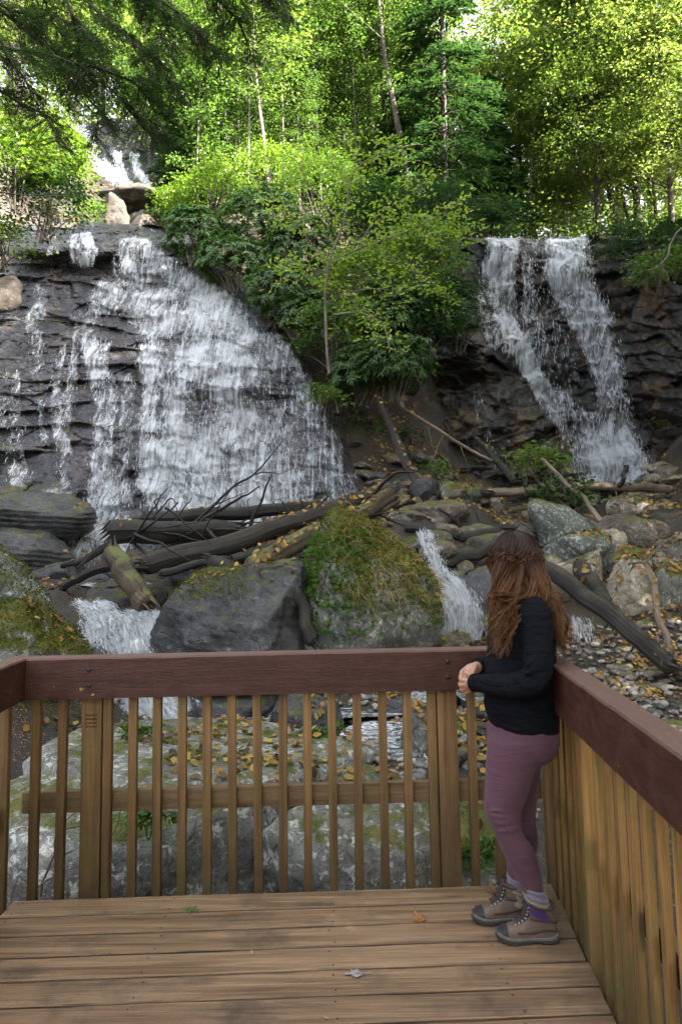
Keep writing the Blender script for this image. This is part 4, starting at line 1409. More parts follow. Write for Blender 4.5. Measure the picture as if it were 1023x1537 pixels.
for k, (pts, r0, r1, mt, lb) in enumerate((
        ([(300, 852, 9.6), (380, 832, 9.9), (450, 806, 10.3)], 9, 7, 'log_char', 'dark log tucked under the long slanting log'),
        ([(430, 800, 10.9), (500, 778, 11.1), (565, 768, 11.3)], 11, 8, 'log_char', 'black log end pushing into the right side of the jam'),
        ([(240, 862, 9.3), (300, 846, 9.4), (345, 838, 9.6)], 6, 5, 'log_char', 'thin dark pole just above the dark boulder'),
        ([(610, 792, 12.4), (665, 800, 12.1), (735, 818, 11.8)], 7, 6, 'log_char', 'dark rotten log across the middle of the debris slope'),
        ([(655, 742, 15), (690, 736, 15), (735, 742, 14.9)], 7, 6, 'log_char', 'dark log lying left of the shorter tan log'),
        ([(905, 812, 12.3), (950, 826, 12), (1005, 822, 11.8)], 5, 6, 'log_grey', 'grey branch resting on the right rubble'),
        ([(700, 862, 10.4), (745, 850, 10.5), (790, 842, 10.6)], 5, 5, 'log_char', 'dark branch across the wet slab behind the woman'))):
    log(lb, pts, r0, r1, mt, 60 + k)
brush('dead twigs standing in the dark gap behind the left balusters', [
    ([(60, 1345, 3.65), (90, 1250, 3.62), (128, 1200, 3.6)], .007), ([(90, 1250, 3.62), (150, 1215, 3.6), (210, 1160, 3.6)], .006), ([(40, 1345, 3.6), (100, 1310, 3.6), (170, 1290, 3.6)], .006),
    ([(140, 1330, 3.62), (170, 1260, 3.6), (190, 1190, 3.62)], .005)], 'log_tan', 35, 'dead_twig', 'twigs')


# ------------------------------------------------------------------ what grows on the boulders
def surf_points(o, n, seed, zmin=.2, box=None):
    """random points on the upward part of a rock; world points and normals"""
    rg_ = np.random.default_rng(seed)
    me = o.data
    k = len(me.polygons)
    c = np.zeros(k * 3); nn = np.zeros(k * 3); ar = np.zeros(k)
    me.polygons.foreach_get('center', c); me.polygons.foreach_get('normal', nn); me.polygons.foreach_get('area', ar)
    c, nn = c.reshape(-1, 3) + np.array(o.location), nn.reshape(-1, 3)
    w = ar * (nn[:, 2] > zmin)
    if box is not None:
        x, y = proj(c)
        w = w * (x > box[0]) * (x < box[2]) * (y > box[1]) * (y < box[3])
    w = w * (nn[:, 1] < .6)
    i = rg_.choice(k, n, p=w / w.sum())
    return c[i] + rg_.normal(0, .012, (n, 3)), nn[i], rg_


def lq(C, D, N, L, W, fold=.12, back=.0):
    n = len(C)
    L, W = np.broadcast_to(L, (n,))[:, None], np.broadcast_to(W, (n,))[:, None]
    D = unit(D); S = unit(np.cross(D, N)); Nn = np.cross(S, D)
    m = C + D * L * .42
    return np.stack([C, m + S * W * .5 + Nn * W * fold, C + D * L - Nn * L * back, m - S * W * .5 + Nn * W * fold], 1).reshape(-1, 3)


def q4(n):
    return np.arange(n)[:, None] * 4 + np.arange(4)[None]


def blades(o, name, n, box, mat, L, W, seed, zmin=.0, hang=1.0, lean=(0, -.3, 0)):
    """curved grass blades rooted on a rock, bending over and hanging"""
    p, nn, rg_ = surf_points(o, n, seed, zmin, box)
    d0 = unit(nn * .8 + rg_.normal(0, .4, (n, 3)) + np.array([0, 0, .3]) + np.array(lean))
    L = rg_.uniform(*L, n)[:, None]
    W = rg_.uniform(*W, n)[:, None]
    s = unit(np.cross(d0, rg_.normal(0, 1, (n, 3))))
    V = []
    for t_ in (0, .35, .7, 1.0):
        c = p + d0 * L * t_ + np.array([0, 0, -1.]) * L * hang * t_ ** 2 * .75
        w = W * (1 - t_) + .0008
        V += [c - s * w / 2, c + s * w / 2]
    V = np.stack(V, 1).reshape(-1, 3)
    b0 = np.arange(n)[:, None] * 8
    f = np.concatenate([b0 + np.array([[k, k + 1, k + 3, k + 2]]) for k in (0, 2, 4)])
    c = obj(name, mesh(name, V - np.array(o.location), f, mat, True), o)
    return c


def tufts(o, name, n, box, mat, L, W, seed, zmin=.1, spread=.5):
    p, nn, rg_ = surf_points(o, n, seed, zmin, box)
    D = unit(nn * .6 + rg_.normal(0, spread, (n, 3)) + np.array([0, -.1, .1]))
    V = lq(p, D, unit(nn + rg_.normal(0, .6, (n, 3))), rg_.uniform(*L, n), rg_.uniform(*W, n))
    return obj(name, mesh(name, V - np.array(o.location), q4(n), mat, False), o)


GROW = []   # (function, args) run once the leaf materials exist
GROW += [(tufts, (B_MOSS, 'moss', 14000, None, 'moss', (.014, .04), (.009, .022), 1, .05)), (blades, (B_MOSS, 'dry_grass', 1500, (510, 750, 668, 900), 'dry_grass', (.07, .28), (.006, .014), 2, .0)),
         (tufts, (B_MOSS, 'foliage', 900, (452, 800, 560, 960), 'fern', (.05, .12), (.03, .06), 3, -.2)), (tufts, (B_MOSS, 'foliage', 260, (560, 780, 664, 960), 'fern', (.04, .10), (.025, .05), 4, -.2)),
         (tufts, (B_LEFT, 'moss', 2500, None, 'moss', (.012, .035), (.008, .02), 5, .35)), (tufts, (B_LEFT2, 'moss', 4200, None, 'moss', (.012, .035), (.008, .02), 6, .25)),
         (tufts, (B_MID, 'moss', 2500, (235, 836, 370, 900), 'moss', (.012, .035), (.008, .02), 7, .45))]

# ------------------------------------------------------------------ fallen leaves: settle on whatever lies below
bpy.context.view_layer.update()
dg = bpy.context.evaluated_depsgraph_get()


def litter(name, label, n, box, Y, seed, mat_cols, L=(.06, .13), clump=.9, thr=.0, near=False):
    rg_ = np.random.default_rng(seed)
    C, N_ = [], []
    x0, x1 = box
    tries = 0
    while len(C) < n and tries < n * 6:
        tries += 1
        Yk = rg_.uniform(*Y)
        x = float(at(rg_.uniform(x0, x1), 800, Yk)[0])
        if clump and float(fbm(np.array([[x * clump, Yk * clump, seed]]), 3, seed)[0]) < thr:
            continue
        hit, loc, nn, fi, ob, mx = SC.ray_cast(dg, Vector((x, Yk, 16)), Vector((0, 0, -1)))
        if not hit or nn.z < .45 or ob.name.startswith(('waterfall', 'cascade', 'deck', 'baluster', 'top_rail', 'post', 'mid_rail')):
            continue
        C.append(loc[:]); N_.append(nn[:])
    C, N_ = np.array(C), np.array(N_)
    k = len(C)
    N_ = unit(N_ + rg_.normal(0, .32, (k, 3)))
    D = unit(np.cross(N_, rg_.normal(0, 1, (k, 3))))
    l = rg_.uniform(*L, k)
    w = l * rg_.uniform(.45, .8, k)
    S = np.cross(D, N_)
    C = C + N_ * (.012 + .02 * rg_.random((k, 1)))
    pts = []
    for a, b_, u_ in ((-.5, 0, .0), (-.2, .42, .10), (.15, .5, .12), (.5, 0, .03), (.15, -.5, .12), (-.2, -.42, .10)):
        pts.append(C + D * (a * l)[:, None] + S * (b_ * w)[:, None] + N_ * (u_ * w * rg_.uniform(-.5, 1.5, k))[:, None])
    V = np.stack(pts, 1).reshape(-1, 3)
    f = np.arange(k)[:, None] * 6 + np.arange(6)[None]
    return obj(name, mesh(name, V, f, mat_cols, False), label=label, kind='stuff')


M['litter'] = m_leaf('fallen_leaf', [(.045, .025, .014), (.12, .055, .018), (.24, .11, .025), (.38, .22, .04), (.08, .04, .02), (.26, .15, .07), (.42, .30, .06), (.15, .08, .04)], .12, (1.4, 1.2, .7), .6, .3)
litter('fallen_leaves', 'orange and brown fallen leaves scattered over rocks and soil', 5200, (380, 1060), (9.0, 19), 41, M['litter'], (.05, .12), .7, .12)
litter('fallen_leaves', 'yellow and orange fallen leaves on the stream stones beside the deck', 2000, (560, 1100), (4.6, 9.5), 42, M['litter'], (.04, .085), 1.1, .12)
litter('fallen_leaves', 'brown and yellow fallen leaves lying on the lichen slab behind the railing', 900, (-40, 760), (3.7, 7.2), 43, M['litter'], (.035, .085), 1.3, .25)
litter('fallen_leaves', 'sparse fallen leaves on the wet rocks by the log jam', 500, (60, 480), (8, 14), 44, M['litter'], (.05, .10), 1.1, -.1)
# ================================================================== plants
M['leaf_sun'] = m_leaf('sunlit_leaf', [(.065, .115, .024), (.10, .15, .035), (.13, .17, .05), (.08, .13, .03)], .5, (2.0, 1.95, 1.1))
M['leaf_yel'] = m_leaf('yellow_green_leaf', [(.10, .15, .035), (.14, .185, .055), (.18, .205, .075), (.11, .16, .04)], .52, (2.0, 1.95, 1.2))
M['leaf_mid'] = m_leaf('mid_green_leaf', [(.035, .075, .018), (.055, .10, .025), (.085, .13, .035), (.045, .085, .022)], .42, (2., 2., 1.))
M['rhodo'] = m_leaf('rhododendron_leaf', [(.034, .082, .019), (.056, .118, .027), (.088, .155, .038), (.045, .10, .022)], .25, (2.0, 2.2, .8), .42, .35)
M['shrub'] = m_leaf('shrub_leaf', [(.045, .10, .02), (.08, .145, .028), (.125, .185, .035), (.065, .13, .027)], .38, (2., 2.1, .8), .4)
M['shrub_dark'] = m_leaf('dark_shrub_leaf', [(.018, .050, .012), (.03, .075, .018), (.05, .10, .02)], .3, (2., 2.1, .8), .4)
M['shrub_light'] = m_leaf('light_shrub_leaf', [(.07, .13, .02), (.11, .17, .03), (.15, .20, .035), (.05, .11, .02)], .42, (2., 2.1, .8), .4)
M['sapling'] = m_leaf('sapling_leaf', [(.15, .25, .045), (.23, .33, .07), (.31, .39, .10), (.18, .29, .055), (.36, .38, .08)], .45, (1.8, 1.8, .8), .4)  # leaf colours raised to stand in for sunlight and gloss
M['hemlock'] = m_leaf('hemlock_needle', [(.014, .036, .014), (.024, .055, .018), (.045, .085, .024), (.02, .05, .018)], .25, (2.2, 2.4, .8), .5)
M['conifer'] = m_leaf('conifer_needle', [(.016, .038, .018), (.028, .058, .026), (.045, .08, .033)], .28, (2., 2.2, 1.), .6, .2)
M['fern'] = m_leaf('fern_leaf', [(.04, .10, .015), (.07, .15, .02), (.11, .18, .025)], .35, (2, 2, .7), .5)
M['dry_grass'] = m_leaf('dry_grass', [(.30, .19, .06), (.42, .30, .10), (.24, .20, .05), (.15, .17, .03)], .2, (1.6, 1.4, .8), .7)
M['moss'] = m_leaf('moss_tuft', [(.06, .075, .012), (.11, .12, .018), (.16, .15, .025), (.08, .10, .015)], .15, (1.6, 1.6, .8), .9, .1)
M['bark'] = m_bark('grey_brown_bark', (.035, .026, .02), (.13, .10, .078), .3)
M['bark_pale'] = m_bark('pale_bark', (.12, .10, .08), (.30, .26, .21), .15)
M['bark_dark'] = m_bark('dark_bark', (.02, .016, .012), (.075, .058, .042), .3)
M['twig'] = m_bark('grey_twig', (.05, .04, .032), (.16, .13, .10), .0, sx=60)


for fn_, a_ in GROW:
    fn_(*[M[x] if i == 4 else x for i, x in enumerate(a_)])


def leaf_quads(C, D, N, L, W, fold=.12, back=.0):
    """kite shaped leaves: base at C, pointing along D, facing N"""
    n = len(C)
    L, W = np.broadcast_to(L, (n,))[:, None], np.broadcast_to(W, (n,))[:, None]
    D = unit(D)
    S = unit(np.cross(D, N))
    Nn = np.cross(S, D)
    m = C + D * L * .42
    a = m + S * W * .5 + Nn * W * fold
    b = m - S * W * .5 + Nn * W * fold
    t = C + D * L - Nn * L * back
    return np.stack([C, a, t, b], 1).reshape(-1, 3)


def quads(n, off=0):
    return np.arange(n)[:, None] * 4 + np.arange(4)[None] + off


def crown_points(rg, ncl, H, cb, Rm, shape=.5, hollow=.35):
    """cluster centres in an uneven crown envelope"""
    h = rg.uniform(0, 1, ncl)
    th = rg.uniform(0, 2 * PI, ncl)
    env = np.sqrt(np.clip(1 - ((h - shape) / np.where(h > shape, 1 - shape, shape + .12)) ** 2, .02, 1))
    env = env * (1 + .30 * np.sin(th * 3 + h * 5 + rg.uniform(0, 6)) + .22 * np.sin(th * 5 - h * 9 + rg.uniform(0, 6)))
    r = Rm * env * np.sqrt(rg.uniform(hollow ** 2, 1, ncl))
    return np.stack([r * np.cos(th), r * np.sin(th), H * (cb + (1 - cb) * h)], -1)


def spray(rg, cen, nl, sx, sz, L, W, up=.75, out=None):
    """leaves of flattish clusters around each centre"""
    n = len(cen)
    k = n * nl
    C = np.repeat(cen, nl, 0)
    sc = np.repeat(rg.uniform(.6, 1.25, n), nl)[:, None]
    o = rg.normal(0, 1, (k, 3)) * np.array([.5, .5, .5]) * np.array([sx, sx, sz]) * sc
    tilt = np.repeat(rg.normal(0, .28, (n, 2)), nl, 0)
    o[:, 2] += o[:, 0] * tilt[:, 0] + o[:, 1] * tilt[:, 1]
    D = unit(np.concatenate([o[:, :2] + rg.normal(0, .35 * sx, (k, 2)), rg.normal(-.12, .22, (k, 1)) * sx], 1))
    N = unit(np.concatenate([rg.normal(0, 1 - up, (k, 2)), np.full((k, 1), .7)], 1) + rg.normal(0, .28, (k, 3)))
    return leaf_quads(C + o, D, N, L * rg.uniform(.6, 1.25, k), W * rg.uniform(.7, 1.2, k)), k


def tree(name, label, cat, base, H, cb, Rm, ncl, nl, leaf, mat, bark, seed, r0=.16, group=None, path=None, shape=.5, sx=None, rz=0.0, nlimb=26, hollow=.35):
    rg = np.random.default_rng(seed)
    root = thing(name, label, cat, base, rz, group)
    b = MB()
    if path is None:
        z = np.linspace(0, 1, 9)
        P = np.stack([.25 * np.sin(z * 3 + seed) * z * H / 14, .25 * np.sin(z * 2.3 + seed * 2) * z * H / 14, z * H * .96], -1)
    else:
        P = np.asarray(path, float) - np.asarray(base, float)
    P = curve_pts(P, 22)
    H = P[-1, 2] / .96
    P[0] -= (P[1] - P[0]) * .5
    b.tube(P, np.linspace(1, .18, len(P)) ** .9 * r0, 9, rough=.10, seed=seed)
    cen = crown_points(rg, ncl, H, cb, Rm, shape, hollow)
    ax = np.stack([np.interp(cen[:, 2], P[:, 2], P[:, k]) for k in (0, 1)], -1)
    cen[:, :2] += ax
    for k in rg.choice(ncl, min(nlimb, ncl), replace=False):
        e = cen[k]
        hz = max(.1 * H, e[2] - np.linalg.norm(e[:2] - ax[k]) * rg.uniform(.5, 1.0))
        s = np.array([np.interp(hz, P[:, 2], P[:, 0]), np.interp(hz, P[:, 2], P[:, 1]), hz])
        m = (s + e) / 2 + np.array([0, 0, .08 * np.linalg.norm(e - s)]) + rg.normal(0, .06, 3) * np.linalg.norm(e - s)
        rr = max(.012, r0 * .30 * (1 - hz / H * .7))
        b.tube(curve_pts([s, m, e], 7), np.linspace(rr, rr * .25, 7), 5, False)
    b.obj('trunk', bark, root)
    V, k = spray(rg, cen, nl, sx or Rm * .30, (sx or Rm * .30) * .42, leaf, leaf * .58)
    obj('crown', mesh('crown', V, quads(k), mat, False), root)
    return root


def copy_thing(root, loc, rz, s, label, group=None):
    r = root.copy()
    COL.objects.link(r)
    r.location = [float(q) for q in loc]
    r.rotation_euler = (0, 0, rz)
    r.scale = (s, s, s)
    r['label'] = label
    if group: r['group'] = group
    for ch in list(root.children):
        c = ch.copy()
        COL.objects.link(c)
        c.parent = r
        for g in ch.children:
            d_ = g.copy()
            COL.objects.link(d_)
            d_.parent = c
    return r


def gz(x, y):
    return float(ground(np.array([x]), np.array([y]), False)[0])


def col_base(px, Y):
    x = float(at(px, 400, Y)[0])
    return np.array([x, Y, gz(x, Y)])


# ---- forest trees, each kind built once and copied
G_R = 'sunlit trees on the slope behind the right waterfall'
G_C = 'leafy trees on the ridge between the waterfalls'
LB_R = 'sunlit yellow green tree in the stand behind the right waterfall'
LB_C = 'green broadleaf tree in the woods above the shrubs between the waterfalls'
protoA = tree('broadleaf_tree', LB_R, 'tree', col_base(960, 29), 17, .22, 3.9, 320, 84, .195, M['leaf_sun'], M['bark_dark'], 101, .17, G_R, sx=.80)
protoB = tree('broadleaf_tree', LB_R, 'tree', col_base(860, 38), 18, .2, 3.6, 300, 84, .195, M['leaf_yel'], M['bark'], 102, .15, G_R, sx=.78)
protoC = tree('broadleaf_tree', LB_C, 'tree', col_base(470, 31), 16, .15, 3.3, 290, 82, .185, M['leaf_mid'], M['bark'], 103, .15, G_C, sx=.74)
n_ = 0
for px, Y, s, k, g in ((1010, 25.5, .80, 1, G_R), (1060, 30, 1.1, 0, G_R), (985, 36, 1.2, 1, G_R), (1090, 38, 1.25, 0, G_R), (930, 41, 1.25, 0, G_R), (1130, 26, 1.0, 0, G_R),
                       (845, 44, 1.0, 1, G_R), (705, 43, 1.0, 0, G_R), (1160, 38, 1.2, 1, G_R), (900, 26.5, .8, 0, G_R), (790, 31, .62, 0, G_R), (850, 29, .5, 1, G_R),
                       (430, 34, 1.1, 2, G_C), (350, 33, 1.0, 2, G_C), (540, 33, 1.15, 2, G_C), (270, 36, 1.1, 2, G_C), (390, 41, 1.2, 1, G_C), (500, 42, 1.25, 1, G_C), (572, 40, 1.1, 0, G_C),
                       (200, 40, 1.1, 1, G_C), (110, 36, 1.0, 2, G_C), (300, 44, 1.25, 0, G_C), (450, 27, .55, 2, G_C), (360, 26.5, .5, 2, G_C), (560, 27.5, .6, 2, G_C), (20, 34, 1.1, 1, G_C), (250, 29, .6, 2, G_C)):
    q = col_base(px, Y)
    copy_thing((protoA, protoB, protoC)[k], q, n_ * 1.37, s, LB_R if g is G_R else LB_C, g)
    n_ += 1

# unseen trees added beyond the right edge of the frame to shade lookout and falls
for px_, py_, s, k in ((10.5, 3.0, 1.15, 0), (12.5, 8.4, 1.5, 2), (12.5, 13, .95, 0), (16.5, 10, 1.25, 2), (12, 5.5, 1.2, 1), (15, 6, 1.55, 0), (13, -2, 1.25, 0), (8, -4, 1.15, 2), (17, 3, 1.2, 2), (5, -9, 1.2, 0), (11, -9, 1.3, 2), (16.5, 15.5, .85, 0), (16.5, 19, .6, 2), (15.5, 13, 1.0, 2), (20, 14.5, 1.1, 0), (2, -14, 1.2, 2), (19, -5, 1.3, 0), (6.5, -3, .9, 2), (13, -7, 1.2, 0), (9.5, -1, 1.0, 2)):
    copy_thing((protoA, protoB, protoC)[k], (px_, py_, gz(px_, py_) - .2), n_ * 1.37, s, 'unseen broadleaf tree added on the right bank to shade the lookout', 'added trees shading the lookout')
    n_ += 1

# ---- trees whose trunks one can pick out
def px_tree(label, pts, Y, r0, cb, Rm, ncl, mat, bark, seed, leaf=.15, nl=80, name='broadleaf_tree', sx=None, shape=.55, nlimb=20):
    P = [at(x, y, Y) for x, y in pts]
    b0 = P[0].copy()
    b0[2] = min(b0[2], gz(b0[0], b0[1]))
    if np.linalg.norm(b0 - P[0]) > .3:
        P = [b0] + P
    return tree(name, label, 'tree', P[0], 1, cb, Rm, ncl, nl, leaf, mat, bark, seed, r0, path=P, sx=sx, shape=shape, nlimb=nlimb)


px_tree('leaning brown trunk rising from the ridge top near the middle of the woods', [(607, 250), (592, 165), (578, 90), (565, -30), (556, -120)], 25.5, .16, .62, 2.2, 50, M['leaf_mid'], M['bark'], 201)
px_tree('straight grey brown trunk close beside the leaning brown trunk', [(580, 240), (574, 140), (568, 20), (570, -120)], 27.5, .14, .62, 2.2, 50, M['leaf_sun'], M['bark'], 202)
px_tree('slender pale trunk with a slight lean above the rhododendrons', [(404, 300), (396, 210), (386, 130), (380, 20), (378, -60)], 23.5, .085, .55, 1.8, 46, M['leaf_sun'], M['bark_pale'], 203)
px_tree('thin pale upright stem left of the slender leaning pale trunk', [(372, 300), (374, 210), (374, 120), (376, 40)], 23.8, .055, .6, 1.4, 40, M['leaf_mid'], M['bark_pale'], 204)
px_tree('thin grey stem standing at the left end of the rhododendrons', [(297, 330), (296, 270), (297, 210), (300, 120)], 23.2, .05, .5, 1.3, 40, M['leaf_mid'], M['bark_pale'], 205)
px_tree('dark slightly leaning trunk behind the lip of the right waterfall', [(925, 345), (906, 240), (882, 130), (858, 10), (845, -120)], 27, .19, .42, 3.3, 110, M['leaf_yel'], M['bark_dark'], 206, leaf=.17, nl=85)
px_tree('thin dark trunk parallel to the dark leaning trunk at the right', [(945, 345), (928, 270), (908, 190), (892, 90), (880, -60)], 27.6, .09, .5, 2.4, 70, M['leaf_sun'], M['bark_dark'], 207, leaf=.16, nl=80)
px_tree('slim dark trunk far up the slope above the right waterfall', [(735, 260), (748, 170), (764, 90), (790, 0), (800, -80)], 31, .11, .55, 2.2, 60, M['leaf_sun'], M['bark_dark'], 208, leaf=.16, nl=80)
px_tree('very thin pole of a young tree against the sky gap', [(650, 260), (648, 160), (645, 30), (644, -90)], 30, .07, .75, 1.3, 24, M['leaf_sun'], M['bark'], 209)


for k, (px_, Yk, y0_, lean, r) in enumerate(((428, 26, 262, -4, .06), (458, 28.5, 250, 5, .07), (482, 27, 245, -8, .05), (512, 29.5, 240, 6, .08), (536, 27.5, 235, -5, .055), (624, 28, 240, 8, .06), (640, 30, 230, -5, .07), (704, 29.5, 250, 6, .06), (345, 26.5, 270, -6, .05), (226, 28, 240, -5, .06), (790, 29, 330, 8, .06), (830, 31, 335, -6, .07), (985, 28, 335, -8, .08))):
    P = [at(px_, y0_, Yk), at(px_ + lean, y0_ - 90, Yk), at(px_ + lean * 1.8, y0_ - 190, Yk), at(px_ + lean * 2.4, y0_ - 300, Yk)]
    P[0][2] = min(P[0][2], gz(P[0][0], P[0][1]))
    tree('slender_tree', 'slender straight tree trunk among the woods above the waterfalls', 'tree', P[0], 1, .55, 1.6, 34, 44, .19, M['leaf_sun' if k % 2 else 'leaf_mid'], M['bark_pale' if k % 3 else 'bark'], 230 + k, r, 'slender trunks in the woods', P, .6, None, 0, 10)

# ---- undergrowth along the rim and between the trunks
rg = np.random.default_rng(711)
n = 900
px = np.concatenate([rg.uniform(690, 1150, n), rg.uniform(-100, 640, n // 2)])
Y = np.concatenate([rg.uniform(25.5, 44, n), rg.uniform(29, 44, n // 2)])
x = at(px, 350, Y)[:, 0]
z = ground(x, Y, False) + rg.uniform(.1, 1.0, len(x)) * rg.uniform(.5, 2.6, len(x))
V, k = spray(rg, np.stack([x, Y, z], -1), 34, 1.1, .5, .19, .11)
obj('undergrowth', mesh('undergrowth', V, quads(k), M['leaf_sun'], False), label='bright green undergrowth below the trees along the rim', kind='stuff')


# ---- conifers
def conifer(label, px, Y, H, Rm, seed, cb=.06, rows=34, rz=0.0):
    rg = np.random.default_rng(seed)
    base = col_base(px, Y)
    root = thing('hemlock_tree', label, 'tree', base, rz, None)
    b = MB()
    zz = np.linspace(0, 1, 12)
    P = np.stack([.1 * np.sin(zz * 3 + seed), .1 * np.cos(zz * 2.2 + seed), zz * H], -1)
    b.tube(P, np.linspace(.17, .02, 12), 8, rough=.1)
    Cs, Ds, Ns = [], [], []
    for i in range(rows):
        h = cb + (1 - cb) * (i + rg.uniform(0, .8)) / rows
        for j in range(rg.integers(4, 7)):
            th = rg.uniform(0, 2 * PI)
            L = Rm * (1 - h) ** .8 * rg.uniform(.65, 1.15) + .25
            u = np.linspace(0, 1, 7)
            d2 = np.array([math.cos(th), math.sin(th)])
            B = np.stack([d2[0] * L * u, d2[1] * L * u, h * H + .10 * L * u - .42 * L * u ** 2], -1)
            b.tube(B, np.linspace(.028, .006, 7) * (.4 + (1 - h)), 4, False)
            n = int(46 * L) + 12
            t_ = rg.uniform(.15, 1, n) ** .8
            c = np.stack([np.interp(t_, u, B[:, k]) for k in range(3)], -1)
            sd = np.array([-d2[1], d2[0], 0])
            w = rg.choice([-1, 1], n) * rg.uniform(0, 1, n) * .42 * L * (1 - t_ * .75) * .9
            c = c + sd[None] * w[:, None] + np.stack([d2[0] * np.abs(w) * .5, d2[1] * np.abs(w) * .5, -.28 * np.abs(w) + rg.normal(0, .04, n)], -1)
            D = unit(np.stack([d2[0] * .9 + sd[0] * np.sign(w), d2[1] * .9 + sd[1] * np.sign(w), np.full(n, -.35)], -1) + rg.normal(0, .25, (n, 3)))
            Cs.append(c); Ds.append(D)
            Ns.append(unit(np.array([0, 0, 1.]) + rg.normal(0, .3, (n, 3))))
    b.obj('trunk', M['bark_dark'], root)
    C, D, N = map(np.concatenate, (Cs, Ds, Ns))
    k = len(C)
    V = leaf_quads(C, D, N, rg.uniform(.18, .40, k), rg.uniform(.05, .11, k))
    obj('crown', mesh('crown', V, quads(k), M['conifer'], False), root)
    return root


conifer('tall dark blue green hemlock standing left of the right waterfall', 672, 25.5, 17.5, 2.9, 301)
conifer('dark hemlock half hidden behind the tall hemlock by the right waterfall', 738, 28.5, 8.5, 2.2, 302)
conifer('small dark hemlock among the shrubs beside the leaning trunk', 612, 27, 7.5, 2.3, 303)
conifer('young hemlock with drooping boughs above the upper cascade', 292, 26, 6.0, 1.9, 304)
conifer('low spreading hemlock over the rim at the right edge', 1010, 22.3, 5.2, 2.6, 305)


# ---- shrubs
def whorls(rg, c, up, n_leaf, L, W, droop):
    n = len(c)
    up = unit(up)
    a = unit(np.cross(up, rg.normal(0, 1, (n, 3))))
    b2 = np.cross(up, a)
    th = (np.arange(n_leaf) / n_leaf * 2 * PI)[None] + rg.uniform(0, 6, (n, 1)) + rg.normal(0, .15, (n, n_leaf))
    rad_ = a[:, None] * np.cos(th)[..., None] + b2[:, None] * np.sin(th)[..., None]
    dz = rg.normal(droop, .22, (n, n_leaf))[..., None]
    D = unit(rad_ + up[:, None] * dz)
    N = unit(up[:, None] - rad_ * dz + rg.normal(0, .15, (n, n_leaf, 3)))
    C = np.repeat(c[:, None], n_leaf, 1)
    k = n * n_leaf
    return leaf_quads(C.reshape(-1, 3), D.reshape(-1, 3), N.reshape(-1, 3), L * rg.uniform(.7, 1.2, k), W * rg.uniform(.8, 1.2, k), .10, .08), k


def shrub(label, cx, cy, rx, ry, Y, kind, seed, cat='shrub', dens=1.0, name=None, fixed=''):
    rg = np.random.default_rng(seed)
    c = at(cx, cy, Y)
    Rx, Rz = rx * Y / F, ry * Y / F
    gz_ = gz(c[0], c[1])
    base = np.array([c[0], c[1], min(max(gz_, c[2] - Rz * 1.15), c[2] - Rz * .6)])
    root = thing(name or {'rhodo': 'rhododendron', 'shrub': 'shrub', 'hem': 'hemlock_shrub'}[kind], label, cat, base)
    lc = c - base
    area = 4 * PI * Rx * Rz
    if kind == 'rhodo':
        n = int(area * 21 * dens)
    else:
        n = int(area * 9 * dens)
    # directions on a lumpy dome
    d = unit(rg.normal(0, 1, (n, 3)))
    d[:, 2] = np.where(d[:, 2] < -.55, -d[:, 2], d[:, 2])
    lump = 1 + .26 * fbm(d * 1.9 + seed, 3, seed)
    r = lump * rg.uniform(.55, 1, n) ** .5
    p = lc + d * r[:, None] * np.array([Rx, max(Rx, Rz) * .85, Rz])
    b = MB()
    for k in range(9):
        e = p[rg.integers(n)]
        s0 = np.array([rg.normal(0, .12), rg.normal(0, .12), -.1])
        b.tube(curve_pts([s0, s0 * .5 + e * .45 + np.array([0, 0, .1]), e], 8), np.linspace(.03, .007, 8), 5, False)
    b.obj('stem', M['twig'], root)
    up = unit(d * .8 + np.array([0, -.15, .75]))
    if kind == 'rhodo':
        V, k = whorls(rg, p, up, 8, .17, .052, -.25)
        mt = M['rhodo']
    elif kind == 'shrub':
        lf = rg.uniform(.11, .17)
        V, k = spray(rg, p, 14, .36, .16, lf, lf * .55, .6)
        mt = M[rg.choice(['shrub', 'shrub', 'shrub_dark', 'shrub_light', 'shrub_light'])] if 'sh' not in fixed else M[fixed]
    else:
        V, k = spray(rg, p, 30, .5, .12, .13, .026, .8)
        mt = M['conifer']
    obj('foliage', mesh('foliage', V, quads(k), mt, False), root)
    return root


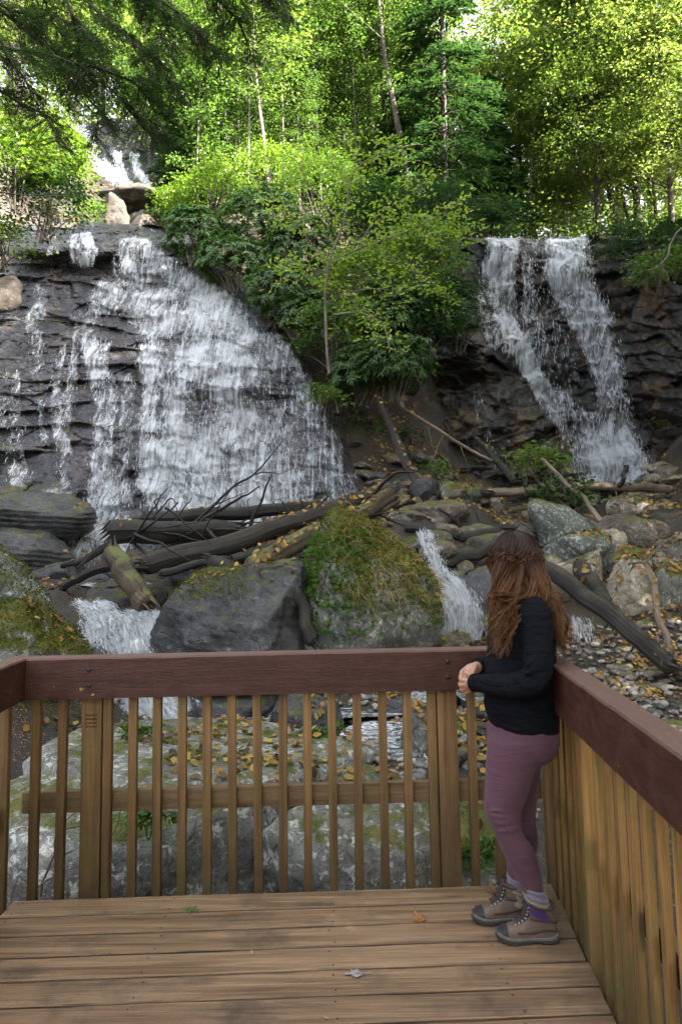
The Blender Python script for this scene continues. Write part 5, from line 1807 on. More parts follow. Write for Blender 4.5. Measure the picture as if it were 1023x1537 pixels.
RH = [
    ('rhododendron nearest the upper cascade at the left end of the clump', 288, 350, 52, 46, 20, 'rhodo'),
    ('rhododendron on the rim right beside the top of the left waterfall', 345, 392, 62, 40, 19.4, 'rhodo'),
    ('low leafy bush on the slope at the right foot of the rhododendrons', 455, 470, 50, 40, 18.2, 'rhodo'),
    ('dark rhododendron low on the bank above the leaning dead trunk', 540, 560, 56, 40, 17.3, 'rhodo'),
    ('dark shrub in the shade right of the pale sapling stem', 590, 470, 60, 60, 18.3, 'rhodo'),
    ('leafy bush beside the moss mound at the upper cascade', 262, 308, 34, 30, 23.4, 'shrub'),
    ('small fern clump on the dark bank below the rhododendrons', 535, 640, 26, 14, 18.2, 'shrub'),
    ('low green plants at the foot of the leaning dead trunk', 648, 705, 26, 14, 17.0, 'shrub'),
    ('small leafy plant between the dead trunk and the pale dead branch', 610, 655, 20, 13, 18.4, 'shrub'),
    ('small bush left of the rocks in the notch above the left waterfall', 130, 322, 22, 26, 22.4, 'shrub'),
    ('bush hiding the bank left of the thin upper cascade', 112, 262, 30, 30, 23.2, 'shrub'),
    ('green bush on the slope left of the upper cascade', 95, 230, 40, 46, 24, 'shrub'),
    ('broad dark rhododendron at the middle of the clump above the left waterfall', 392, 335, 70, 56, 20.6, 'rhodo'),
    ('rhododendron hanging over the right edge of the left waterfall', 420, 438, 56, 46, 18.4, 'rhodo'),
    ('rhododendron with pale whorled leaves left of the sapling', 446, 375, 58, 52, 19.6, 'rhodo'),
    ('dark leafy shrub under the sapling above the leafy bank', 500, 500, 58, 46, 17.6, 'shrub'),
    ('rhododendron with drooping leaves overhanging the dark gully', 592, 548, 66, 46, 17.0, 'rhodo'),
    ('bright green shrub directly behind the pale branches of the sapling', 545, 430, 70, 64, 18.6, 'shrub'),
    ('yellowish shrub to the right of the sapling', 628, 395, 62, 70, 19.6, 'shrub'),
    ('green shrub overhanging left of the right waterfall run', 640, 480, 52, 56, 18.4, 'shrub'),
    ('small hemlock spray bush touching the left side of the right waterfall', 688, 470, 36, 52, 19.6, 'hem'),
    ('round shrub at the top of the ridge behind the sapling', 560, 335, 76, 62, 21, 'shrub'),
    ('dense dark shrub at the foot of the tall hemlock', 655, 320, 62, 52, 22, 'hem'),
    ('tall green shrub on the ridge below the pale trunks', 480, 285, 70, 52, 22.6, 'shrub'),
    ('dark hemlock shrub on the lip left of the right waterfall', 735, 335, 50, 26, 24.4, 'hem'),
    ('low green shrub under the thin grey stem', 320, 290, 62, 42, 22.4, 'shrub'),
    ('leafy shrub between the two pale stems on the ridge', 402, 262, 62, 44, 23.4, 'shrub'),
    ('bright green bush on the left bank beside the upper cascade', 70, 300, 62, 56, 17.2, 'shrub'),
    ('light green bush at the left edge under the hemlock boughs', 20, 245, 66, 62, 16.2, 'shrub'),
    ('low mossy green bush at the left edge above the dark ledges', 6, 362, 44, 36, 17.4, 'shrub'),
    ('hemlock shrub spreading over the rim right of the right waterfall', 955, 372, 60, 36, 21, 'hem'),
    ('yellow leaved bush at the right edge by the pale dead branch', 1000, 405, 48, 30, 19.2, 'shrub'),
    ('small fern green shrub low on the right gully wall', 1008, 630, 24, 18, 19.4, 'shrub'),
    ('small green plant clump on the bank right of the left waterfall', 488, 598, 26, 16, 16.6, 'shrub'),
    ('bright leafy plant growing out of the boulders before the right waterfall', 808, 700, 38, 32, 14.0, 'shrub'),
    ('drooping leafy plant over the grey green boulder', 852, 745, 42, 26, 13.4, 'shrub'),
]
for k, a in enumerate(RH):
    shrub(*a, seed=400 + k, dens=1.7 if a[6] != 'shrub' else 1.5)

# ---- the pale sapling with yellow green leaves
def drawn_plant(name, label, cat, stems, Y, bark, mat, seed, leaf, nl, jit=.1, spread=.18, dens=9., skip=.25, flat=.35):
    """stems: list of (pixel polyline, thick, depth change) ; leaves sit along the outer part of every stem"""
    rg = np.random.default_rng(seed)
    root = None
    b = MB()
    cs = []
    for k, (pts, th, dy) in enumerate(stems):
        n = len(pts)
        P = np.array([at(x, y, Y + dy * (i / (n - 1))) for i, (x, y) in enumerate(pts)])
        if root is None:
            base = P[0].copy()
            root = thing(name, label, cat, base)
        Q = curve_pts(P - base, 8 * n, jit * .5, seed + k)
        b.tube(Q, np.linspace(th, th * .35, len(Q)), 6, False, rough=.1, seed=k)
        L = np.linalg.norm(np.diff(Q, axis=0), axis=1).sum()
        m = int(L * dens)
        if nl:
            t_ = rg.uniform(skip, 1.02, m)
            i = np.clip(t_ * (len(Q) - 1), 0, len(Q) - 1)
            c = np.stack([np.interp(i, np.arange(len(Q)), Q[:, j]) for j in range(3)], -1)
            o = rg.normal(0, spread, (m, 3)) * np.array([1, 1, .8])
            for q, e in zip(c[::2], (c + o)[::2]):
                b.tube(np.stack([q, (q + e) / 2 + rg.normal(0, .02, 3), e]), [.005, .004, .003], 4, False)
            cs.append(c + o)
    b.obj('stem', bark, root)
    if nl:
        c = np.concatenate(cs)
        V, k = spray(rg, c, nl, spread * 1.1, spread * flat, leaf, leaf * .55, .55)
        obj('foliage', mesh('foliage', V, quads(k), mat, False), root)
    return root


rg = np.random.default_rng(520)
drawn_plant('sapling', 'young tree with pale branches and bright yellow green leaves between the waterfalls', 'sapling', [
    ([(494, 560), (489, 480), (492, 400), (514, 335), (524, 275), (556, 238), (602, 216)], .042, -.6),
    ([(490, 420), (520, 382), (560, 366), (622, 345), (672, 312), (700, 300)], .028, -1.0),
    ([(500, 472), (546, 470), (574, 490), (584, 530)], .030, -1.2),
    ([(514, 335), (482, 300), (452, 252), (430, 225)], .022, -.3),
    ([(492, 400), (456, 352), (428, 312), (412, 300)], .021, -.8),
    ([(560, 366), (602, 392), (640, 420), (668, 440)], .013, -.8),
    ([(540, 374), (560, 330), (606, 300), (650, 262)], .014, .5),
    ([(490, 455), (520, 440), (562, 432), (610, 440)], .012, -1.),
    ([(492, 430), (470, 405), (440, 400), (420, 420)], .011, -.7),
    ([(524, 275), (500, 240), (505, 205)], .010, .2),
    ([(622, 345), (655, 350), (690, 345), (715, 360)], .009, -.4)], 15.9, M['bark_pale'], M['sapling'], 501, .13, 9, .14, .22, 11.)
drawn_plant('dead_branch', 'pale bare crooked branch hanging over the rim at the right edge', 'branch', [
    ([(1030, 340), (1008, 360), (996, 392), (982, 402), (960, 408)], .030, -.4), ([(996, 392), (1000, 410), (1004, 425)], .016, 0)], 18.4, M['bark_pale'], None, 502, 0, 0, .1)
drawn_plant('bare_twig', 'long thin dark twig reaching in from the left edge', 'twig', [
    ([(-40, 282), (40, 292), (110, 294), (145, 293)], .013, 0), ([(60, 293), (95, 285), (120, 270)], .006, 0)], 12., M['bark_dark'], None, 503, 0, 0, .05)


for lab, px_, py_, Yk, sd, h in (('small green leafy plant in the dark gap behind the left balusters', 222, 1262, 3.75, 521, 70), ('low green plant on the rock ledge seen between the middle balusters', 482, 1132, 5.3, 522, 42), ('little green tuft on the lichen slab behind the left post', 208, 1112, 5.0, 523, 24), ('green weed growing beside the deck edge near the right post', 712, 1322, 4.0, 524, 60)):
    drawn_plant('leafy_plant', lab, 'plant', [([(px_, py_), (px_ + dx * .5, py_ - h * .6), (px_ + dx, py_ - h * rg.uniform(.6, 1.1))], .0035, .1) for dx in (-26, -12, 4, 16, 30)], Yk, M['fern'], M['fern'], sd, .055, 3, .02, .035, 46., .35, .5)

# ---- hemlock boughs overhead: one big tree whose trunk stands just outside the frame
def overhang():
    rg = np.random.default_rng(601)
    base = np.array([-6.2, 6.6, gz(-6.2, 6.6)])
    root = thing('hemlock_tree', 'big hemlock whose dark drooping boughs hang into the top left corner', 'tree', base)
    b = MB()
    tr = np.array([[0, 0, -.3], [.05, 0, 4], [.0, .1, 9], [.1, 0, 14]])
    b.tube(curve_pts(tr, 16), np.linspace(.34, .12, 16), 12, rough=.12)
    Cs, Ds, Ns, Ls, Ws = [], [], [], [], []
    boughs = [([(-60, -30), (60, 55), (130, 135), (172, 205)], 7.6, .03), ([(-80, 50), (40, 76), (120, 92), (200, 122), (240, 172)], 7.2, .03), ([(30, -80), (150, 20), (228, 92), (276, 152)], 7.8, .028),
              ([(150, -80), (255, 8), (306, 58), (330, 104)], 8.0, .026), ([(260, -80), (330, 0), (366, 52), (382, 104)], 8.2, .026), ([(360, -80), (412, -14), (436, 34)], 8.4, .02), ([(-80, 110), (20, 150), (66, 176), (90, 215)], 7.0, .022),
              ([(60, -80), (104, 20), (122, 84), (118, 130)], 7.4, .022), ([(-80, -30), (10, 14), (90, 30), (150, 62)], 7.0, .022), ([(200, -80), (248, 20), (242, 84), (228, 128)], 7.9, .022),
              ([(-80, 10), (-10, 60), (30, 110), (50, 160)], 7.3, .02), ([(120, -80), (190, -10), (262, 30), (300, 40)], 7.7, .022), ([(300, -80), (372, -24), (400, 0), (412, 40)], 8.3, .018), ([(0, -80), (60, -10), (98, 66), (150, 112)], 7.5, .022),
              ([(-80, -80), (40, -40), (160, -20), (220, 16)], 7.4, .02), ([(200, -90), (300, -40), (350, -10), (352, 44)], 8.1, .018), ([(130, 100), (180, 150), (215, 190), (238, 215)], 7.4, .012), ([(60, 60), (110, 120), (140, 180), (150, 225)], 7.5, .012)]
    for pts, Y, th in boughs:
        n = len(pts)
        P = np.array([at(x, y, Y + .5 * math.sin(i * 1.3 + Y * 9)) for i, (x, y) in enumerate(pts)]) - base
        Q = curve_pts(P, 40, .05, int(Y * 10))
        b.tube(Q, np.linspace(th, th * .22, 40), 6, False, rough=.1)
        z = P[0][2]
        if th > .027:
            b.tube(curve_pts([np.array([.05, 0, z - .6]), (np.array([.05, 0, z - .2]) + P[0]) / 2, P[0]], 8), np.linspace(th * 1.8, th, 8), 6, False)
        T = unit(np.gradient(Q, axis=0))
        L = np.linalg.norm(np.diff(Q, axis=0), axis=1).sum()
        m = int(L * 26)
        for j in range(m):
            t_ = rg.uniform(.10, 1.0)
            i = int(t_ * 39)
            q, tg = Q[i], T[i]
            sd = unit(np.cross(tg, np.array([0, 0, 1.]) + rg.normal(0, .25, 3))) * rg.choice([-1, 1])
            l = rg.uniform(.22, .55) * (1.15 - t_ * .6)
            d0 = unit(tg * .75 + sd * rg.uniform(.5, 1.) + np.array([0, 0, -.15]))
            u = np.linspace(0, 1, 6)[:, None]
            tw = q + d0 * l * u + np.array([0, 0, -.30]) * l * u ** 2
            b.tube(tw, np.linspace(.006, .002, 6), 4, False)
            # short side shoots, each a flat row of needles
            for k in range(int(l * 24)):
                w = rg.uniform(.1, 1)
                c0 = q + d0 * l * w + np.array([0, 0, -.30]) * l * w * w
                s2 = unit(np.cross(d0, [0, 0, 1.])) * rg.choice([-1, 1])
                d1 = unit(d0 * .8 + s2 * .75 + np.array([0, 0, -.25]) + rg.normal(0, .12, 3))
                ll = rg.uniform(.07, .17)
                nb = int(ll * 90) + 2
                v = np.linspace(.05, 1, nb)[:, None]
                cc = c0 + d1 * ll * v
                sgn = np.where(np.arange(nb) % 2 == 0, 1., -1.)[:, None]
                s3 = unit(np.cross(d1, [0, 0, 1.]))
                Cs.append(cc)
                Ds.append(unit(d1 * .75 + s3 * sgn + rg.normal(0, .12, (nb, 3))))
                Ns.append(unit(np.array([0, 0, 1.]) + rg.normal(0, .3, (nb, 3))))
                Ls.append(rg.uniform(.020, .036, nb)); Ws.append(rg.uniform(.007, .011, nb))
    b.obj('trunk', M['bark_dark'], root)
    C, D, N = map(np.concatenate, (Cs, Ds, Ns))
    k = len(C)
    V = leaf_quads(C, D, N, np.concatenate(Ls), np.concatenate(Ws), .02)
    obj('crown', mesh('crown', V, quads(k), M['hemlock'], False), root)
    return k


overhang()

# ---- the wood farther back, read as one mass
rg = np.random.default_rng(701)
GAPS = [(640, 18, 34, 34), (800, 130, 34, 40), (770, 20, 14, 14), (940, 275, 22, 34), (865, 262, 18, 24), (715, 60, 18, 30)]
n = 2600
px = rg.uniform(-120, 1150, n)
py = rg.uniform(-60, 360, n)
Y = rg.uniform(46, 66, n)
ok = np.ones(n, bool)
for gx_, gy_, ax_, ay_ in GAPS:
    ok &= ((px - gx_) / ax_) ** 2 + ((py - gy_) / ay_) ** 2 > 1.2 + rg.normal(0, .25, n)
cen = at(px[ok], py[ok], Y[ok])
cen = cen[cen[:, 2] > ground(cen[:, 0], cen[:, 1], False) + .5]
V1, k1 = spray(rg, cen, 26, 2.0, 1.0, .42, .26)
b = MB()
for k in range(70):
    x, y = rg.uniform(-34, 34), rg.uniform(46, 64)
    z = gz(x, y)
    b.tube([(x, y, z - .5), (x + rg.normal(0, .4), y, z + 9), (x + rg.normal(0, .8), y, z + 18)], [.2, .15, .06], 6, False)
bv, bf, bu = np.concatenate(b.v), b.f, None
me = mesh('forest', np.concatenate([V1, bv]), [quads(k1)] + [f + len(V1) for f in bf], M['leaf_sun'], False)
me.materials.append(M['bark_dark'])
mi = np.zeros(len(me.polygons), np.int32)
mi[k1:] = 1
me.polygons.foreach_set('material_index', mi)
obj('forest', me, label='sunlit mass of woodland farther up the hillside', kind='stuff')
# ================================================================== the woman at the railing
YP = 2.94


def W(px, py, dy=0.0):
    return at(px, py, YP + dy)


def ring_loft(rows, n=28, power=2.0):
    """rows: (centre xyz, half depth along x, half width along y[, tilt vector of the ring normal]) -> closed skin"""
    if rows[0][0][2] < rows[-1][0][2]:
        rows = rows[::-1]
    th = np.linspace(0, 2 * PI, n, endpoint=False)
    V = []
    for r in rows:
        c, a, b_ = np.asarray(r[0], float), r[1], r[2]
        cx_, sx_ = np.cos(th), np.sin(th)
        cx_ = np.sign(cx_) * np.abs(cx_) ** (2 / power)
        sx_ = np.sign(sx_) * np.abs(sx_) ** (2 / power)
        sk = r[3] if len(r) > 3 else 0.0          # ring leans: rise per metre toward -x
        V.append(np.stack([c[0] + a * cx_, c[1] + b_ * sx_, c[2] - sk * a * cx_], -1))
    V = np.array(V)
    m = len(rows)
    i = np.arange(m - 1)[:, None] * n + np.arange(n)[None]
    i2 = np.arange(m - 1)[:, None] * n + (np.arange(n)[None] + 1) % n
    f = np.stack([i, i2, i2 + n, i + n], -1).reshape(-1, 4)
    caps = [np.arange(n)[::-1], np.arange(n) + (m - 1) * n]
    return V.reshape(-1, 3), [f, np.array(caps)]


def resample(rows, k):
    """smooth the list of rings"""
    A = np.array([[*r[0], r[1], r[2], (r[3] if len(r) > 3 else 0)] for r in rows], float)
    Q = curve_pts(A, k)
    return [(q[:3], q[3], q[4], q[5]) for q in Q]


def ball(b, c, r, k=3):
    D, Fc = ico(k)
    b.add(np.asarray(c, float) + D * np.asarray(r, float), Fc)


def limb(b, P, r, n=14, k=None, jit=0):
    P = np.asarray(P, float)
    A = np.concatenate([P, np.asarray(r, float)[:, None]], 1)
    Q = curve_pts(A, k or 8 * len(P))
    b.tube(Q[:, :3], Q[:, 3], n, True)
    ball(b, Q[0, :3], Q[0, 3] * .98, 2)
    ball(b, Q[-1, :3], Q[-1, 3] * .98, 2)


def skin_obj(b, name, mat, parent, vox, smooth=6, fac=.5):
    me = b.mesh(name, mat, True)
    bm = bmesh.new()
    bm.from_mesh(me)
    bmesh.ops.recalc_face_normals(bm, faces=bm.faces[:])
    bm.to_mesh(me)
    bm.free()
    o = bpy.data.objects.new(name, me)
    put(o, parent)
    o.location = (0, 0, 0)
    r = o.modifiers.new('union', 'REMESH')
    r.mode = 'VOXEL'
    r.voxel_size = vox
    r.use_smooth_shade = True
    s = o.modifiers.new('relax', 'SMOOTH')
    s.iterations = smooth
    s.factor = fac
    return o


def m_cloth(name, c1, c2, rough=.85, fold=1.0, weave=900., sheen=.3, fscale=(9, 9, 26)):
    t = NT(name)
    g = t.geo('Position')
    n = t.noise(t.mp(g, fscale), 1., 4, .55, .7)
    wv = t.noise(g, weave, 2, .5)
    c = t.mix(t.mr(wv, .3, .7), c1, c2)
    h = t.math('ADD', t.math('MULTIPLY', n, fold), t.math('MULTIPLY', wv, .05))
    return t.done(t.bsdf(c, rough, t.bump(h, .7, .025), .12, **{'Sheen Weight': sheen, 'Sheen Roughness': .5}))


M['jacket'] = m_cloth('black_fleece', (.0035, .0037, .0055), (.0065, .007, .0098), .85, 1.5, 900., .0)
M['legging'] = m_cloth('mauve_leggings', (.088, .042, .058), (.116, .056, .075), .75, .35, 700., .10, (7, 7, 34))
M['sock_grey'] = m_cloth('lavender_grey_sock', (.115, .10, .135), (.20, .18, .225), .9, .3, 500., .3)
M['sock_beige'] = m_cloth('beige_sock', (.17, .135, .095), (.25, .205, .15), .9, .3, 500., .3)
M['sock_purple'] = m_cloth('purple_sock', (.045, .018, .075), (.06, .026, .10), .9, .3, 500., .3)
M['boot'] = m_simple('taupe_leather', (.130, .090, .068), .62, .22, 22, .35, .004, .35)
M['boot_dark'] = m_simple('brown_boot_trim', (.055, .036, .028), .6, .2, 40, .3, .003, .35)
M['rubber'] = m_simple('dark_rubber', (.030, .030, .029), .7, .3, 60, .3, .003, .35)
M['rubber_grey'] = m_simple('grey_rubber', (.13, .12, .105), .75, .25, 60, .3, .003, .35)
M['lace'] = m_simple('lace', (.05, .04, .042), .8, .4, 200)
M['eyelet'] = m_simple('steel_eyelet', (.35, .35, .36), .35, .1, 50)
M['eye'] = m_simple('eye_white', (.7, .68, .65), .2, .05, 30)


def m_skin():
    t = NT('skin')
    g = t.geo('Position')
    n = t.noise(g, 30, 4, .6)
    c = t.mix(t.mr(n, .3, .7), (.33, .165, .11), (.43, .235, .17))
    return t.done(t.bsdf(c, .5, t.bump(t.noise(g, 160, 3), .25, .002), .4, **{'Subsurface Weight': .12, 'Subsurface Radius': (.012, .005, .003)}))


M['skin'] = m_skin()


def m_hair():
    t = NT('brown_hair')
    v = t.sep(t.co('UV'))[1]
    r = t.geo('Random Per Island')
    k = t.math('ADD', v, t.math('MULTIPLY', t.math('SUBTRACT', r, .5), .32))
    c = t.ramp(k, [(0, (.022, .010, .008)), (.22, (.036, .0145, .009)), (.55, (.066, .027, .0135)), (.85, (.120, .052, .021)), (1, (.16, .072, .028))])
    c = t.mix(t.math('MULTIPLY', r, .55), c, t.mix(1., c, (.35, .32, .32), 'MULTIPLY'))
    return t.done(t.bsdf(c, .42, None, .25))


M['hair'] = m_hair()

woman = thing('person', 'woman with long wavy brown hair in black top and mauve leggings leaning on the railing', 'person', (0, 0, 0))

# ---------------- head, neck, hands: one continuous skin (inner limbs run through the clothes)
HC = W(774, 845)                       # skull centre
FACE = unit(np.array([-.72, .66, -.10]))    # she looks away toward the falls
SIDE = unit(np.cross(FACE, [0, 0, 1.]))
UPH = np.cross(SIDE, FACE)
HR = np.array([.092, .074, .112])      # along face, side, up


def hp(f, s, u):
    return HC + FACE * f + SIDE * s + UPH * u


b = MB()
D3, F3 = ico(4)
q = D3 * HR
q[:, 0] *= 1 - .10 * sst(.02, -.10, q[:, 2]) * (q[:, 0] < 0)
q[:, 1] *= 1 - .22 * sst(0, -.11, q[:, 2])
b.add(HC + q[:, :1] * FACE + q[:, 1:2] * SIDE + q[:, 2:] * UPH, F3)
ball(b, hp(.040, 0, -.078), (.050, .046, .040))                       # jaw
ball(b, hp(.078, 0, -.098), (.018, .020, .016))                       # chin
limb(b, [hp(.088, 0, .018), hp(.098, 0, -.008), hp(.110, 0, -.030)], [.008, .011, .014])   # nose
for s in (-1, 1):
    ball(b, hp(.100, s * .011, -.033), .009, 2)
    limb(b, [hp(.082, s * .012, .030), hp(.080, s * .038, .030)], [.010, .009])   # brow
    ball(b, hp(.070, s * .038, -.025), (.024, .022, .024), 2)         # cheek
    limb(b, [hp(-.002, s * .074, .018), hp(-.012, s * .080, -.002), hp(-.004, s * .076, -.030)], [.012, .014, .009])   # ear
limb(b, [hp(.092, -.020, -.062), hp(.098, 0, -.058), hp(.092, .020, -.062)], [.005, .008, .005])   # lips
limb(b, [hp(.090, -.018, -.070), hp(.095, 0, -.072), hp(.090, .018, -.070)], [.005, .008, .005])
NK = W(784, 893)
limb(b, [hp(-.020, 0, -.06), (hp(-.02, 0, -.10) + NK) / 2, NK, W(784, 925)], [.052, .050, .054, .075])
# inner trunk and limbs
sh_n, el_n, wr_n = W(800, 927, -.150), W(803, 1016, -.215), W(716, 1025, -.105)
sh_f, el_f, wr_f = W(782, 930, .165), W(786, 1000, .235), W(718, 1000, .06)
limb(b, [W(784, 925), W(783, 1000), W(786, 1080)], [.075, .085, .09])
limb(b, [W(785, 925, -.05), sh_n, el_n, wr_n], [.04, .040, .032, .024])
limb(b, [W(785, 925, .05), sh_f, el_f, wr_f], [.04, .040, .032, .024])
limb(b, [W(782, 1090, -.06), W(757, 1225, -.09), W(796, 1330, -.085), W(803, 1365, -.085)], [.06, .04, .028, .022])
limb(b, [W(782, 1090, .06), W(776, 1225, .07), W(772, 1320, .06), W(775, 1345, .06)], [.06, .04, .028, .022])
# far (right) hand lies over the near one
kn = [W(702, 1001, .030), W(699, 1006, .016), W(698, 1011, .002), W(699, 1016, -.012)]
limb(b, [wr_f, W(712, 1003, .035), W(703, 1008, .012)], [.022, .025, .021])
limb(b, [wr_f, W(711, 1000, .045), kn[0]], [.018, .016, .0115])
limb(b, [wr_f, W(711, 1008, .02), kn[3]], [.018, .016, .0105])
for k, (k0, m1, tp) in enumerate(((kn[0], W(693, 1008, .005), W(692, 1019, -.030)), (kn[1], W(691, 1015, -.012), W(692, 1026, -.050)), (kn[2], W(692, 1020, -.030), W(695, 1031, -.064)), (kn[3], W(694, 1023, -.045), W(699, 1031, -.072)))):
    limb(b, [k0, m1, (m1 + tp) / 2 + np.array([-.002, -.004, 0]), tp], [.0100, .0092, .0084, .0070][:4], 10, 20)
limb(b, [W(713, 1000, .02), W(709, 1010, -.035), W(705, 1018, -.070)], [.0125, .0105, .0080], 10, 18)
# near (left) hand underneath, fingers curled round the other hand's edge
limb(b, [wr_n, W(709, 1025, -.085), W(702, 1027, -.065)], [.022, .024, .020])
for k, (k0, m1, tp) in enumerate(((W(700, 1021, -.075), W(693, 1021, -.060), W(690, 1017, -.020)), (W(699, 1027, -.072), W(691, 1029, -.055), W(689, 1026, -.016)), (W(701, 1032, -.066), W(693, 1035, -.048), W(691, 1033, -.012)), (W(704, 1036, -.060), W(697, 1040, -.042), W(695, 1038, -.010)))):
    limb(b, [W(706, 1027, -.075), k0, m1, tp], [.013, .0100, .0090, .0072], 10, 22)
limb(b, [W(711, 1019, -.090), W(705, 1013, -.075), W(699, 1011, -.055)], [.0125, .0105, .0080], 10, 18)
body = skin_obj(b, 'body', M['skin'], woman, .0036, 2, .35)
for s in (-1, 1):
    bb = MB()
    ball(bb, hp(.077, s * .030, .012), .0125, 3)
    bb.obj('eye', M['eye'], woman)

# ---------------- jacket
b = MB()
rows = []
for py, xf, xb, hw, sk in ((1091, 738, 833.5, .158, .06), (1075, 733, 833, .165, .04), (1050, 729, 832, .160, .0), (1020, 729, 831, .152, .0), (990, 733, 830, .152, .0), (960, 734, 829, .160, .0), (935, 738, 828, .172, .0), (915, 748, 825, .168, .0), (904, 757, 818, .130, 0), (896, 764, 808, .085, 0), (889, 767, 803, .062, 0)):
    c = W((xf + xb) / 2, py)
    rows.append((c, (xb - xf) / 2 * YP / F, hw, sk))
b.add(*ring_loft(resample(rows, 60), 40, 2.25))
limb(b, [W(788, 914, -.10), W(803, 922, -.150), W(806, 965, -.190), W(805, 1010, -.215), W(796, 1024, -.215), W(770, 1029, -.185), W(735, 1027, -.130), W(712, 1025, -.100)], [.060, .064, .060, .057, .056, .050, .041, .035], 18, 60)
limb(b, [W(786, 916, .10), W(785, 925, .165), W(790, 965, .215), W(790, 998, .235), W(770, 1000, .19), W(740, 996, .115), W(719, 999, .066)], [.058, .060, .055, .052, .047, .040, .034], 18, 54)
# folds bunched at elbow, hem and cuffs
for (p0, p1, r) in ((W(812, 1000, -.262), W(785, 1012, -.262), .010), (W(806, 985, -.250), W(782, 1003, -.255), .009), (W(790, 1034, -.255), W(770, 1016, -.235), .009), (W(775, 1040, -.222), W(757, 1018, -.205), .008), (W(750, 1036, -.18), W(740, 1016, -.165), .007)):
    limb(b, [p0, (p0 + p1) / 2 + np.array([0, -.004, 0]), p1], [.004, r, .004], 8, 12)
jk = skin_obj(b, 'black_top', M['jacket'], woman, .0065, 4, .5)
tx = bpy.data.textures.new('folds', 'CLOUDS')
tx.noise_scale = .07
dm = jk.modifiers.new('folds', 'DISPLACE')
dm.texture = tx
dm.strength = .012
dm.mid_level = .5
cf = MB()
for c0, c1, r in ((W(714, 1025, -.102), W(708, 1025, -.092), .0365), (W(721, 999, .07), W(715, 1000, .058), .0350)):
    cf.tube([c0, c1], [r, r * .97], 20, True)
cf.obj('cuff', M['jacket'], jk)
zp = W(784, 889)
col = MB()
th = np.linspace(0, 2 * PI, 25)
col.tube(np.stack([zp[0] + .062 * np.cos(th), zp[1] + .058 * np.sin(th), zp[2] + .0 * th], -1), .012, 8, False)
col.obj('collar', M['jacket'], jk)

# ---------------- leggings
b = MB()
hip = []
for py, xf, xb, hw in ((1066, 742, 828, .145), (1085, 737, 833, .158), (1105, 734, 833.5, .166), (1122, 734, 829, .160), (1134, 738, 816, .140)):
    hip.append((W((xf + xb) / 2, py), (xb - xf) / 2 * YP / F, hw, .10))
b.add(*ring_loft(resample(hip, 20), 36, 2.2))
ball(b, W(806, 1106, -.075), (.072, .078, .080))
ball(b, W(804, 1106, .075), (.072, .078, .080))
near = []
for py, xf, xb, hw, dy in ((1110, 734, 829, .088, -.078), (1134, 731, 812, .086, -.080), (1159, 730, 800, .082, -.082), (1184, 729, 791, .074, -.085), (1208, 727.5, 781, .064, -.088), (1222, 727.5, 779, .060, -.090), (1236, 732, 780, .057, -.090), (1250, 740, 786, .056, -.089), (1270, 750, 798, .058, -.088), (1295, 761, 806.5, .055, -.087), (1318, 774, 811, .047, -.086), (1332, 781, 814, .042, -.086), (1340, 784, 816, .040, -.086)):
    near.append((W((xf + xb) / 2, py, dy), (xb - xf) / 2 * (YP + dy) / F, hw, .25 if 1200 < py < 1260 else .1))
b.add(*ring_loft(resample(near, 70), 28))
far = []
for py, xf, xb, hw, dy in ((1110, 740, 826, .086, .075), (1145, 744, 811, .082, .075), (1180, 749, 806, .072, .075), (1215, 751, 803, .060, .074), (1232, 753, 802, .057, .072), (1255, 757, 805, .056, .070), (1278, 759, 803, .056, .068), (1300, 761, 794, .048, .066), (1314, 762, 786, .042, .064), (1324, 763, 783, .038, .063)):
    far.append((W((xf + xb) / 2, py, dy), (xb - xf) / 2 * (YP + dy) / F, hw, .05))
b.add(*ring_loft(resample(far, 60), 28))
for y0, y1, xa, xb_ in ((1226, 1222, 735, 775), (1237, 1231, 738, 777), (1248, 1241, 744, 780), (1216, 1213, 733, 772)):    # creases behind and at the knee
    limb(b, [W(xa, y0, -.143), W((xa + xb_) / 2, (y0 + y1) / 2 + 3, -.150), W(xb_, y1, -.135)], [.002, .0036, .003], 8, 16)
lg = skin_obj(b, 'leggings', M['legging'], woman, .0065, 4, .5)

# ---------------- socks and boots
def tilt_ring(b, c, a, w, h, lean, n=30, thick=.004):
    rows = [(c + np.array([-lean * k * h, 0, -k * h]), a * (1 + .03 * math.sin(k * 9)), w * (1 + .03 * math.sin(k * 9)), .28) for k in np.linspace(0, 1, 7)]
    b.add(*ring_loft(rows, n))


for side, (c, a, w, mats) in (('near', (W(799, 1331, -.086), .0495, .045, ('sock_grey', 'sock_beige', 'sock_purple'))), ('far', (W(773, 1316, .063), .036, .042, ('sock_grey', 'sock_beige', 'sock_beige')))):
    lean = -.25 if side == 'near' else -.1
    z0 = 0
    first = None
    for k, (mt, h, sc) in enumerate(zip(mats, (.040, .022, .060), (1.0, .97, .90))):
        bb = MB()
        tilt_ring(bb, c + np.array([-lean * z0, 0, -z0]), a * sc, min(w * sc, .031) if k == 2 else w * sc, h, lean)
        o = bb.obj(('sock_cuff', 'sock_band', 'sock')[k], M[mt], woman if first is None else first)
        first = first or o
        z0 += h - .004


